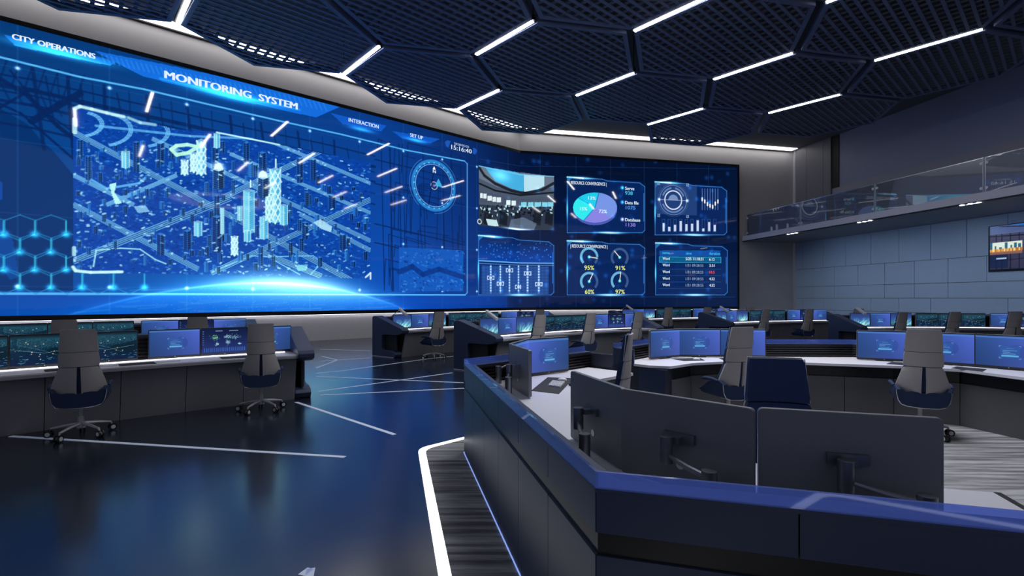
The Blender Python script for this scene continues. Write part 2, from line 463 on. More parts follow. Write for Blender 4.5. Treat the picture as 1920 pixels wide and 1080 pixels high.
# ---- city view
clip = np.zeros_like(SS)
cc_ = Canvas(SL,SR,SCR0,SCR1,.021,.0195); cc_.map=photo_to_screen
cc_.poly([(138,203),(235,220),(330,245),(420,249),(523,273),(692,307),(692,523),(138,510)],(255,0,0),1.)
clip = cc_.a[...,0]
cv.clip = clip
m.poly([(130,190),(700,190),(700,530),(130,530)],(8,66,165),.95)
nzv = rng.random((60,240))
for k in range(5200):   # low blocks texture
    x=rng.uniform(138,692); y=rng.uniform(225,522)
    a=rng.uniform(1.2,6); b=rng.uniform(1,5); q=rng.random()
    col=(16,92,205) if q<.45 else ((6,44,122) if q<.80 else (70,160,240))
    m.poly([(x,y),(x+a,y+a*.5),(x+a+b,y+a*.5-b*.45),(x+b,y-b*.45)],col,rng.uniform(.25,.6))
def road(p,q,wd=3.4,col=(120,200,255),al=.8,lines=3):
    dx,dy=q[0]-p[0],q[1]-p[1]; L=math.hypot(dx,dy); nx,ny=-dy/L,dx/L
    m.poly([(p[0]-nx*wd,p[1]-ny*wd),(q[0]-nx*wd,q[1]-ny*wd),(q[0]+nx*wd,q[1]+ny*wd),(p[0]+nx*wd,p[1]+ny*wd)],(4,34,100),.85)
    for i in range(lines):
        o=-wd+2*wd*i/(lines-1)
        m.line((p[0]+nx*o,p[1]+ny*o),(q[0]+nx*o,q[1]+ny*o),.032,col,al)
    for t in np.arange(0,L,3.4):
        x,y=p[0]+dx*t/L,p[1]+dy*t/L
        m.line((x-nx*wd*.8,y-ny*wd*.8),(x+nx*wd*.2,y+ny*wd*.2),.025,col,al*.4)
for p,q,wd in [((138,250),(692,545),4),((138,385),(370,505),4),((285,262),(692,452),3),((430,290),(692,400),2.5),((138,330),(250,385),3),
               ((138,490),(430,372),5),((420,370),(692,240),4),((395,512),(692,375),4),((200,385),(330,330),3),((470,252),(692,345),2.5),((480,470),(600,518),4),((560,402),(692,470),3)]:
    road(p,q,wd,lines=4)
for r0,cx,cy in ((38,150,235),(52,190,245),(46,265,250)):
    for dr in (0,3,6):
        pts=[(cx+(r0+dr)*math.cos(t)*1.0, cy+(r0+dr)*.55*math.sin(t)) for t in np.linspace(-1.2,1.3,14)]
        m.path(pts,.03,(120,205,255),.8)
m.path([(180,238),(355,257),(480,262)],.08,(110,200,255),.7)
m.path([(175,500),(180,470),(225,466),(262,468),(290,487),(310,495)],.04,(170,240,255),.9)
m.path([(400,508),(470,480),(500,482),(560,515)],.035,(120,210,255),.9); m.path([(496,482),(585,480),(602,492),(580,515)],.035,(120,210,255),.9)
m.path([(165,335),(200,355),(260,345),(278,330)],.07,(110,200,255),.8)
def tower(x,y,w,h,face,edge,al=.95,side=None,cross=False):
    d=w*.5; side=side or tuple(int(c*.6) for c in face)
    m.poly([(x-w/2,y-d*.35),(x,y),(x,y-h),(x-w/2,y-h-d*.35)],face,al)
    m.poly([(x+w/2,y-d*.35),(x,y),(x,y-h),(x+w/2,y-h-d*.35)],side,al)
    m.poly([(x,y-h),(x-w/2,y-h-d*.35),(x,y-h-d*.7),(x+w/2,y-h-d*.35)],edge,al*.6)
    for xx in (x-w/2,x,x+w/2): m.line((xx,y-(0 if xx==x else d*.35)),(xx,y-h-(0 if xx==x else d*.35)),.03,edge,al*(.8 if (cross or face[1]>150) else .35))
    if h>20:
        for q_ in range(int(h/4)):
            yy=y-h*(q_+.5)/(h/4.0); m.line((x-w/2,yy-d*.35),(x,yy),.02,edge,.25); m.line((x+w/2,yy-d*.35),(x,yy),.02,edge,.25)
    if cross:
        n=max(2,int(h/ (w*.9)))
        for i in range(n):
            ya,yb=y-h*i/n,y-h*(i+1)/n
            m.line((x-w/2,ya-2),(x,yb),.05,edge,.9); m.line((x,ya),(x-w/2,yb-2),.05,edge,.9)
            m.line((x+w/2,ya-2),(x,yb),.05,edge,.9); m.line((x,ya),(x+w/2,yb-2),.05,edge,.9)
blds=[(rng.uniform(145,685),rng.uniform(268,515)) for _ in range(230)]
blds.sort(key=lambda t:t[1])
for (x,y) in blds:
    cl = 260+ (x-138)*.12
    if y<cl+8: continue
    w=rng.uniform(4,9); h=rng.uniform(4,22)*(1.3 if 380<x<620 else .8)
    f=[(8,40,110),(10,60,150),(5,28,80),(30,110,210)][rng.integers(0,4)]
    tower(x,y,w,h,f,(90,180,250),.85)
for x,y,w,h in [(255,325,13,55),(300,310,16,38),(320,300,12,24),(402,325,14,45),(460,305,13,34),(415,290,10,22),(560,345,14,45),(585,340,12,38),(300,480,17,38),(405,475,20,65),(350,470,17,34),(405,405,12,36),(490,340,16,50),(150,300,12,34),(165,340,12,44),(570,450,14,30),(640,470,14,28),(620,395,16,26)]:
    tower(x,y,w*.85,h,(9,42,108),(80,170,245),.85,side=(5,28,80))
HI=(120,225,250); HE=(215,255,255)
for x,y,w,h,cr in [(235,318,14,30,0),(405,280,10,26,0),(345,330,12,26,1),(376,330,17,62,1),(362,325,12,34,1),(465,440,20,78,0),(493,450,15,40,0),(514,420,20,98,1),(503,416,14,50,1),(530,424,14,36,0),(438,480,12,34,1),(370,445,14,26,0),(415,440,6,48,0),(448,415,8,26,0),(462,455,12,20,0)]:
    tower(x,y,w,h,HI,HE,.9,side=(70,180,225),cross=bool(cr))
m.line((468,352),(468,340),.05,HE); m.line((515,315),(515,300),.05,HE)
m.poly([(205,347),(218,344),(214,362),(228,382),(216,384),(209,365)],(190,255,250),.95)
for x,y in ((408,315),(491,330)):
    m.glow((x,y),.17,.15,(255,255,235),1.); tower(x,y+42,20,34,(12,50,120),(160,230,255),.9)
    m.poly([(x-9,y+4),(x-6,y-6),(x,y-9),(x+6,y-6),(x+9,y+4)],(230,255,250),.95)
m.path([(320,282),(330,275),(350,273),(370,277),(352,288),(330,292),(320,282)],.12,(190,255,235),.95)
m.poly([(585,418),(598,412),(620,425),(618,436),(600,430)],(190,240,255),.8); m.poly([(250,388),(272,386),(280,398),(258,400)],(170,230,255),.7)
m.poly([(552,498),(575,496),(572,508),(556,508)],(140,240,240),.6)
for k in range(420):
    x=rng.uniform(138,692); y=rng.uniform(280,515)
    m.line((x,y),(x+rng.uniform(-5,5),y+rng.uniform(-2,2)),.05,(170,230,255),rng.uniform(.4,.95))
cv.clip=None
m.path([(140,206),(150,202),(172,207),(200,214),(232,221)],.10,(210,255,255),.9,soft=.02)
m.path([(240,223),(262,232),(290,236)],.1,(190,250,255),.7,soft=.03)
m.line((405,250),(522,273),.06,(200,255,255),.95)
m.path([(137,501),(142,508),(170,511),(228,510)],.09,(210,255,255),.95,soft=.01)
m.line((140,226),(140,250),.12,(210,255,255),.8); m.line((139,465),(139,478),.1,(200,255,255),.8)
m.path([(683,520),(692,512),(692,523)],.08,(220,240,255),.9)
# ---- planet glow at the bottom
s0,z0 = photo_to_screen(505,531)
Rr=16.; arc = np.hypot((SS-s0), (ZZ-(z0-Rr)))-Rr
w_ = np.exp(-((SS-s0-.8)/2.7)**2); ww = np.exp(-((SS-s0)/4.6)**2)*(SS<0)
inner = np.clip(-arc,0,10)
glow_ = (np.where(arc>0, np.exp(-(arc/.32)**1.1), np.exp(-(inner/.40))))
add = glow_[...,None]*(w_[...,None]*np.array([.95,.95,.5])+ww[...,None]*np.array([.04,.22,.36]))
cv.a += add*(SS<0)[...,None]
nb = np.exp(-inner/1.2)*(arc<0)*ww
cv.a += nb[...,None]*np.array([.02,.20,.30])*.8
cv.a += (np.exp(-(arc/.035)**2)*ww)[...,None]*np.array([.2,.3,.3])
nz_ = rng.random(SS.shape)
cv.a += ((nz_>.99)&(arc<0))[...,None]*ww[...,None]*.2
for k in range(60):
    x=s0+rng.uniform(-6,5); z=rng.uniform(1.25,2.1)
    m.map=lambda x,y:(x,y); m.line((x,z),(x+rng.uniform(.3,1.4),z+rng.uniform(-.03,.08)),.03,(120,190,255),.22,soft=.03)
m.map=photo_to_screen
# ---- compass
ctr=(811,349); cm=photo_to_screen(*ctr)
m.ring(cm,1.16,.17,(45,140,215),.9,ctr_mapped=True,soft=.03); m.ring(cm,1.02,.03,(150,205,255),.9,ctr_mapped=True)
m.ring(cm,1.34,.025,(90,160,230),.7,20,75,ctr_mapped=True); m.ring(cm,1.34,.025,(90,160,230),.7,120,230,ctr_mapped=True); m.ring(cm,1.34,.025,(90,160,230),.7,270,350,ctr_mapped=True)
for k in range(48):
    t=math.radians(k*7.5)
    if k%2==0: m.glow((cm[0]+1.1*math.cos(t),cm[1]+1.1*math.sin(t)),.03,.03,(150,230,255),.6,mapped=True)
m.ring(cm,.18,.03,(230,220,220),.95,ctr_mapped=True); m.glow(cm,.06,.06,(255,90,70),.8,mapped=True)
m.map=lambda x,y:(x,y)
m.poly([(cm[0]+.03,cm[1]),(cm[0]+.25,cm[1]+.38),(cm[0]+.5,cm[1]-.02)],(70,190,240),.85)
m.line((cm[0],cm[1]+.9),(cm[0]-.3,cm[1]-.95),.05,(3,24,70),.9)
m.poly([(cm[0]-.08,cm[1]+.78),(cm[0]+.08,cm[1]+.78),(cm[0],cm[1]+.95)],(255,255,255),1.)
m.map=photo_to_screen
# ---- small satellite picture
m.poly([(745,464),(866,470),(866,546),(745,546)],(20,90,190),.95)
for k in range(260):
    x=rng.uniform(746,865); y=rng.uniform(468,545); q=rng.random()
    m.poly([(x,y),(x+rng.uniform(2,7),y+rng.uniform(-1,2)),(x+rng.uniform(1,6),y+rng.uniform(2,5))],(60,140,230) if q<.55 else (8,52,130),.6)
m.path([(746,510),(770,500),(790,515),(820,505),(866,520)],.25,(8,50,130),.8)
# ---- right-hand dashboard panels
PB=(66,150,235)
def panel(x0,x1,y0,y1,y0r=None,fill=(6,42,104)):
    y0r = y0r or y0
    m.poly([(x0,y0),(x1-8,y0r),(x1,y0r+8),(x1,y1-4),(x1-4,y1),(x0,y1)],fill,.75)
    m.path([(x0,y0),(x0+(x1-x0)*.45,y0+(y0r-y0)*.45),(x0+(x1-x0)*.52,y0+(y0r-y0)*.5+3),(x1-10,y0r+2),(x1,y0r+9),(x1,y1-5),(x1-5,y1),(x0,y1)],.04,PB,.75,closed=True)
    m.line((x0,y0),(x0+30,y0+(y0r-y0)*.25),.08,(150,230,255),.9); m.glow((x0+28,y0+(y0r-y0)*.22),.55,.07,(120,210,255),1.); m.glow((x0+(x1-x0)*.55,y1),.7,.06,(150,220,255),1.2); m.glow((x0,(y0+y1)/2+8),.05,.45,(80,180,240),.9)
    m.line((x1-2,y0r+22),(x1-2,y1-22),.06,(40,110,200),.9)
    m.poly([(x0+1,y0+1),(x0+10,y0+1),(x0+1,y0+10)],(60,150,220),.7)
panel(894,1037,442,553,452)
panel(1062,1207,333,437,342); panel(1062,1207,452,553,457)
panel(1226,1360,342,441,350); panel(1227,1361,456,553,461)
# camera feed
m.poly([(895,312),(1037,332),(1037,432),(895,423)],(76,88,108),1.)
m.poly([(895,312),(980,325),(1037,332),(1037,352),(980,360),(930,352),(895,335)],(104,118,138),1.)
m.poly([(906,314),(962,323),(984,328),(980,360),(955,354),(925,340)],(70,175,225),1.); m.glow((935,330),.6,.3,(60,90,90),.8)
m.poly([(981,328),(1019,330),(1019,350),(1005,357),(981,361)],(185,225,240),1.)
m.path([(896,316),(905,330),(925,345),(955,358),(985,363),(1015,357),(1036,345)],.16,(28,34,44),.95); m.path([(896,345),(925,358),(975,367),(1036,362)],.10,(20,26,34),.95)
m.poly([(895,358),(950,372),(1037,370),(1037,384),(895,380)],(72,84,104),1.)
for x,y,w in ((897,363,5),(903,364,6),(911,368,8),(920,370,7),(928,371,8),(946,376,8),(956,377,8),(976,380,10),(989,380,10),(1001,380,12),(1015,380,10),(1026,380,10)): m.rect(x,y,x+w,y+9,(225,240,245) if x<970 else (130,215,235))
m.poly([(895,384),(1037,388),(1037,432),(895,423)],(46,56,74),1.)
for k in range(90):
    x=rng.uniform(897,1034); y=rng.uniform(385,404); m.rect(x,y,x+rng.uniform(1,5),y+rng.uniform(2,5),(190,230,240) if rng.random()<.45 else (12,16,24),.9)
for x in (905,935,962,1000,1022): m.poly([(x,398),(x+14,402),(x+12,424),(x-2,420)],(22,28,38),.9)
m.poly([(955,412),(980,408),(1005,420),(1000,432),(950,430)],(120,140,165),.6); m.poly([(908,411),(928,413),(932,425),(912,423)],(205,240,245),.95)
m.ring((896,416),.12,.05,(230,240,240),.9)
m.line((895,312),(1037,332),.05,(120,210,255),.8); m.glow((965,430),.8,.05,(200,235,255),1.)
# sliders
m.poly([(895,450),(1036,462),(1036,493),(895,489)],(14,92,220),.55,grad=(1,.15))
m.path([(895,489),(1036,494)],.06,(120,190,255),.9); m.path([(895,494),(1036,498)],.03,(120,190,255),.7)
m.poly([(900,498),(1027,500),(1027,551),(900,551)],(60,110,200),.45)
for gx in range(904,1026,7): m.line((gx,498),(gx,551),.02,(110,160,230),.25)
for gy in range(502,551,6): m.line((900,gy),(1027,gy),.02,(110,160,230),.25)
for x,k in ((917,521),(935,532),(952,507),(969,538),(988,513),(1009,533)):
    m.line((x,498),(x,549),.12,(110,150,220),.5)
    for y in range(500,550,5): m.glow((x,y),.045,.045,(210,230,255),.8)
    for a,b in (((x-6,k-3),(x-6,k+3)),((x+6,k-3),(x+6,k+3)),((x-6,k-3),(x-3,k-3)),((x+3,k-3),(x+6,k-3)),((x-6,k+3),(x-3,k+3)),((x+3,k+3),(x+6,k+3))): m.line(a,b,.05,(200,225,255),.95)
    m.rect(x-2.5,k-2,x+2.5,k+2,(210,225,250),.9)
for k in range(70):
    m.glow((rng.uniform(897,1034),rng.uniform(455,488)),.03,.03,(120,180,255),.5)
# pie
pc=(1114,390)
def pie(a0,a1,col,dy=0.):
    pts=[(pc[0],pc[1]-dy)]
    for t in np.linspace(a0,a1,30): pts.append((pc[0]+41*math.cos(math.radians(t)), pc[1]-dy-28*math.sin(math.radians(t))))
    m.poly(pts,col,1.)
ell=[(pc[0]+41*math.cos(t),pc[1]+4+29*math.sin(t)) for t in np.linspace(0,2*math.pi,40)]
m.poly(ell,(80,90,180),1.)
pie(80,140,(30,205,235)); pie(140,238,(50,235,240)); pie(-122,80,(120,150,232))
m.poly([(pc[0],pc[1]),(pc[0]-20,pc[1]+24),(pc[0]+5,pc[1]+28),(pc[0]+28,pc[1]+19)],(150,120,225),.6)
m.line(pc,(pc[0]+7,pc[1]-27),.05,(20,110,180),.9); m.line(pc,(pc[0]-31,pc[1]-18),.05,(20,160,210),.9); m.line(pc,(pc[0]-21,pc[1]+24),.05,(20,130,200),.9)
for y,c in ((353,(70,200,245)),(380,(70,170,230)),(412,(215,200,250))): m.glow((1165,y),.09,.09,c,1.3)
# gauges
for (gx,gy,ang,f1) in ((1103,482,-8,0),(1160,483,132,230),(1103,528,64,60),(1160,527,83,80)):
    cm2=photo_to_screen(gx,gy)
    m.ring(cm2,.49,.14,(60,90,140),.95,-45,225,ctr_mapped=True)
    if f1 is not None: m.ring(cm2,.49,.14,(110,185,225),.95,max(f1,-44),225,ctr_mapped=True) if f1<225 else None
    m.ring(cm2,.07,.05,(20,160,170),.95,ctr_mapped=True); m.glow(cm2,.05,.05,(200,255,255),1.,mapped=True)
    t=math.radians(ang); m.map=lambda x,y:(x,y); m.line(cm2,(cm2[0]+.5*math.cos(t),cm2[1]+.5*math.sin(t)),.045,(255,250,220),1.); m.map=photo_to_screen
# dial + bars
m.poly([(1227,345),(1304,348),(1304,405),(1227,402)],(70,100,160),.42)
cd=photo_to_screen(1260,376)
m.ring(cd,.55,.07,(235,240,255),.95,ctr_mapped=True); m.ring(cd,.72,.10,(120,150,200),.8,100,160,ctr_mapped=True); m.ring(cd,.72,.10,(120,150,200),.8,200,330,ctr_mapped=True); m.ring(cd,.72,.10,(120,150,200),.8,20,80,ctr_mapped=True)
m.ring(cd,.88,.03,(170,190,230),.7,ctr_mapped=True); m.ring(cd,.16,.32,(140,165,210),.8,0,180,ctr_mapped=True)
m.map=lambda x,y:(x,y); m.line((cd[0]-.9,cd[1]),(cd[0]+.9,cd[1]),.03,(200,215,240),.8)
m.glow((cd[0]-.93,cd[1]),.08,.08,(240,250,255),1.,mapped=True); m.glow((cd[0]+.93,cd[1]),.08,.08,(240,250,255),1.,mapped=True)
for k in range(60):
    t=math.radians(k*6); m.line((cd[0]+.95*math.cos(t),cd[1]+.95*math.sin(t)),(cd[0]+1.0*math.cos(t),cd[1]+1.0*math.sin(t)),.02,(150,180,220),.6)
for dx,dz in ((-.95,.95),(.95,.95),(-.95,-.95),(.95,-.95)):
    x,z=cd[0]+dx,cd[1]+dz; m.path([(x-.07,z-.07),(x+.07,z-.07),(x+.07,z+.07),(x-.07,z+.07)],.03,(170,190,220),.8,closed=True); m.line((x-.05,z-.05),(x+.05,z+.05),.03,(170,190,220),.8)
m.map=photo_to_screen
for k in range(7):
    x=1314+k*4.9; m.line((x,355),(x,394),.04,(130,160,220),.7)
    y=(372,376,381,384,386,380,376)[k]; m.line((x,y),(x,y+5),.09,(255,255,255),1.)
for k,h in enumerate((15,8,12,19,13,14,20,5,17,12)):
    x=1242+k*10.6; m.path([(x-2.5,412),(x+2.5,412),(x+2.5,435),(x-2.5,435)],.02,(80,120,190),.7,closed=True); m.rect(x-2,434-h,x+2,434,(215,225,250),.95)
# table
m.rect(1234,470,1348,481,(20,90,180),.8); m.rect(1234,482,1349,492,(14,110,150),.75); m.path([(1234,482),(1349,483),(1349,493),(1234,492)],.03,(60,190,220),.9,closed=True)
for y in (505,517,529,541): m.line((1234,y),(1349,y),.02,(50,100,160),.8)
for k in range(120): m.glow((rng.uniform(900,1375),rng.uniform(300,570)),.12,.12,(20,70,130),rng.uniform(.1,.6))
m.line((895,299),(1376,318),.015,(60,110,180),.5); m.line((880,556),(1376,557),.02,(50,110,190),.5)

def grid_mesh(name, canvas, mapper, sel, material, parent, d):
    """cells picked by sel -> one mesh with a point colour attribute"""
    W,H=canvas.W,canvas.H
    jj,ii=np.nonzero(sel)
    idx=np.full((H+1)*(W+1),-1,np.int64)
    a=jj*(W+1)+ii; quad=np.stack([a,a+1,a+W+2,a+W+1],1)
    used=np.unique(quad); idx[used]=np.arange(len(used)); quad=idx[quad]
    vj,vi=used//(W+1),used%(W+1)
    s=canvas.S[vi]; z=canvas.Z[vj]
    co=mapper(s,z,d)
    me=bpy.data.meshes.new(name)
    me.vertices.add(len(used)); me.vertices.foreach_set('co',co.astype(np.float32).ravel())
    me.loops.add(len(quad)*4); me.loops.foreach_set('vertex_index',quad.astype(np.int32).ravel())
    me.polygons.add(len(quad)); me.polygons.foreach_set('loop_start',(np.arange(len(quad))*4).astype(np.int32))
    me.polygons.foreach_set('loop_total',np.full(len(quad),4,np.int32))
    me.update(calc_edges=True)
    at=me.color_attributes.new('Col','FLOAT_COLOR','POINT')
    c=srgb(np.clip(canvas.a[vj,vi],0,1)); c=np.concatenate([c,np.ones((len(c),1))],1)
    at.data.foreach_set('color',c.astype(np.float32).ravel())
    me.materials.append(material)
    o=bpy.data.objects.new(name,me)
    if parent is not False:
        COL.objects.link(o); o.parent=parent
    return o
def map_screen(s,z,d):
    dl=np.where(s<0,DL.x,DR.x); dy=np.where(s<0,DL.y,DR.y)
    nx=np.where(s<0,NL.x,NR.x); ny=np.where(s<0,NL.y,NR.y)
    return np.stack([KINK.x+dl*s+nx*d, KINK.y+dy*s+ny*d, z],1)

vw = empty('video_wall', onS(0,0,0))
def localise(o): o.matrix_parent_inverse = Matrix.Translation(-vw.location)
SD0=.14
cs = (cv.S[:-1]+cv.S[1:])/2; cz=(cv.Z[:-1]+cv.Z[1:])/2
CS,CZ=np.meshgrid(cs,cz); taken=np.zeros(CS.shape,bool)
def region(name,x0,y0,x1,y1,z=None):
    a=photo_to_screen(x0,y0); b=photo_to_screen(x1,y1)
    zz=[photo_to_screen(x0,y0)[1],photo_to_screen(x1,y1)[1]]
    sel=(CS>a[0])&(CS<b[0])&(CZ>min(zz))&(CZ<max(zz))&~taken
    taken[sel]=True
    localise(grid_mesh(name,cv,map_screen,sel,M_screen,vw,SD0+.004))
region('city_view',137,201,693,525)
region('compass_display',757,300,866,402)
region('satellite_picture',744,463,867,547)
region('camera_feed',894,313,1038,434)
region('slider_panel',892,441,1039,555)
region('pie_chart_panel',1060,331,1209,439)
region('gauge_panel',1060,450,1209,555)
region('dial_panel',1224,340,1362,443)
region('log_table',1225,454,1363,555)
localise(grid_mesh('display_background',cv,map_screen,~taken,M_screen,vw,SD0))
def lowpanel(name,f,a0,a1):
    a,b,c,d=f(a0,0,0),f(a1,0,0),f(a1,0,.05),f(a0,0,.05)
    struct(MB().prism([(a.x,a.y),(b.x,b.y),(c.x,c.y),(d.x,d.y)],0,1.05).build(name,M_lowp))
M_lowp=mat('wainscot_pale',(.78,.76,.80,1),.6,noise=.03)
lowpanel('wall_left_panel',onL,-30,-.02); lowpanel('wall_back_panel',onR,.02,18.0)
for nm_,f_,a0,a1,lb in (('added_wash_strip',onL,-24,-.1,'slim unseen light strip added below the city half of the video wall'),('added_wash_strip',onR,.1,13.8,'slim unseen light strip added below the dashboard half of the video wall')):
    a,b,c,d=f_(a0,0,.10),f_(a1,0,.10),f_(a1,0,.14),f_(a0,0,.14)
    tag(MB().prism([(a.x,a.y),(b.x,b.y),(c.x,c.y),(d.x,d.y)],1.062,1.068).build(nm_,M_wash_added),lb,'light')  # thin glowing strip added under the frame, hidden, to brighten the lower wall
fr=MB()
def strip(s0,s1,z0,z1,d0,d1):
    pts=[]
    f = onL if s1<=0.001 else onR
    a,b,c,d=f(s0,0,d0),f(s1,0,d0),f(s1,0,d1),f(s0,0,d1)
    fr.prism([(a.x,a.y),(b.x,b.y),(c.x,c.y),(d.x,d.y)],z0,z1)
for (z0,z1) in ((SCR0-.16,SCR0),(SCR1,SCR1+.14)):
    strip(SL,0,z0,z1,0,.17); strip(0,SR+.12,z0,z1,0,.17)
strip(SR,SR+.12,SCR0,SCR1,0,.17)
strip(SL,0,SCR0,SCR1,0,.13); strip(0,SR,SCR0,SCR1,0,.13)
localise(fr.build('frame',M_black,vw))
tag(vw,'giant curved blue video wall showing city monitoring dashboards','video wall')

def text_mesh(s, bold=.02):
    cu=bpy.data.curves.new('t','FONT'); cu.body=s; cu.size=1.; cu.offset=0; cu.resolution_u=3
    o=bpy.data.objects.new('t',cu); COL.objects.link(o)
    bpy.context.view_layer.update()
    me=bpy.data.meshes.new_from_object(o.evaluated_get(bpy.context.evaluated_depsgraph_get()))
    vs=[tuple(v.co) for v in me.vertices]; fs=[tuple(p.vertices) for p in me.polygons]
    bpy.data.objects.remove(o); bpy.data.curves.remove(cu); bpy.data.meshes.remove(me)
    return vs,fs
TX={}
def wtext(part, s, x0, y0, x1, cap, col, bold=.02, d=.156):
    """lettering on the video wall: baseline from photo x0,y0 to x1, cap height in photo pixels at x0"""
    vs,fs=text_mesh(s,bold)
    mx=max(v[0] for v in vs); mn=min(v[0] for v in vs); mz=.70
    s0,z0=photo_to_screen(x0,y0); _,zt=photo_to_screen(x0,y0-cap); s1,_=photo_to_screen(x1,y0)
    sx=(s1-s0)/(mx-mn); sz=(zt-z0)/mz
    mb=TX.setdefault((part,col),MB())
    for k_,dx in enumerate(((0,-bold*1.7,bold*1.7,-bold*.8,bold*.8) if cap>9 else (0,-bold*.6,bold*.6)) if bold>.01 else (0,)):
        mb.add([onS(s0+(v[0]+dx-mn)*sx, z0+v[1]*sz, d+.001*k_) for v in vs], fs)
WHT=(225,242,255)
wtext('heading_lettering','CITY OPERATIONS',24,77,178,10.5,WHT,.03)
wtext('heading_lettering','MONITORING  SYSTEM',308,149,555,14,WHT,.028)
wtext('heading_lettering','INTERACTION',651,229.5,707,7,WHT,.03)
wtext('heading_lettering','SET UP',766,257.5,790,6.5,WHT,.03)
wtext('heading_lettering','2028/05/25',848,272,876,4,(190,210,240),.01)
wtext('heading_lettering','15:16:40',843,280.5,881,8,WHT,.02)
wtext('heading_lettering','N',808.5,325,814,5.5,WHT,.03)
wtext('pie_chart_lettering','| RESOURCE CONVERGENCE |',1066,346,1135,6,WHT,.02)
wtext('pie_chart_lettering','Serve',1170,357,1187,6,WHT,.03)
wtext('pie_chart_lettering','938',1170,366,1184,6.5,(70,200,235))
wtext('pie_chart_lettering','Data file',1170,383.5,1195,6,WHT,.03)
wtext('pie_chart_lettering','1075',1171,393,1189,6.5,(90,150,225))
wtext('pie_chart_lettering','Database',1170,415.5,1198,6,WHT,.03)
wtext('pie_chart_lettering','1138',1171,425,1189,6.5,(150,130,230))
wtext('pie_chart_lettering','13%',1101,375,1115,6,WHT,.02)
wtext('pie_chart_lettering','15%',1086,395,1099,6,WHT,.02)
wtext('pie_chart_lettering','72%',1121,400,1136,6.5,WHT,.03)
wtext('gauge_lettering','| RESOURCE CONVERGENCE |',1068,464.5,1137,6,WHT,.02)
YL=(235,245,130)
wtext('gauge_lettering','95%',1094,506,1112,8,YL); wtext('gauge_lettering','91%',1152,506.5,1170,8,YL)
wtext('gauge_lettering','60%',1095,551,1112,8,YL); wtext('gauge_lettering','97%',1152,551,1169,8,YL)
wtext('log_table_lettering','name',1239.5,476.5,1253,5,(60,190,240)); wtext('log_table_lettering','time',1283,477.5,1294,5,(60,190,240)); wtext('log_table_lettering','duration',1327,478,1347,5.5,(60,190,240))
wtext('log_table_lettering','Word',1240,487.5,1253,5,WHT,.03); wtext('log_table_lettering','5/25 11:18:31',1283,488,1316,5,WHT,.03); wtext('log_table_lettering','6.12',1327,489,1337,5,WHT,.03)
for y,dv,c in ((499.5,'3.51',WHT),(512,'10.5',(235,80,80)),(524.5,'4.52',WHT),(536.5,'4.52',WHT)):
    wtext('log_table_lettering','Word',1240,y,1253,5,WHT,.03); wtext('log_table_lettering','1/31 09:28:55',1283,y+.7,1316,5,(150,170,200),.0); wtext('log_table_lettering',dv,1327,y+1,1337,5,c,.03)
for (part,col),mb in TX.items():
    key='lettering_%d_%d_%d'%col
    mm=MATS.get(key) or mat(key,(.01,.01,.01,1),.3,emit=lin(*col),estr=1.0)
    localise(mb.build(part,mm,vw))

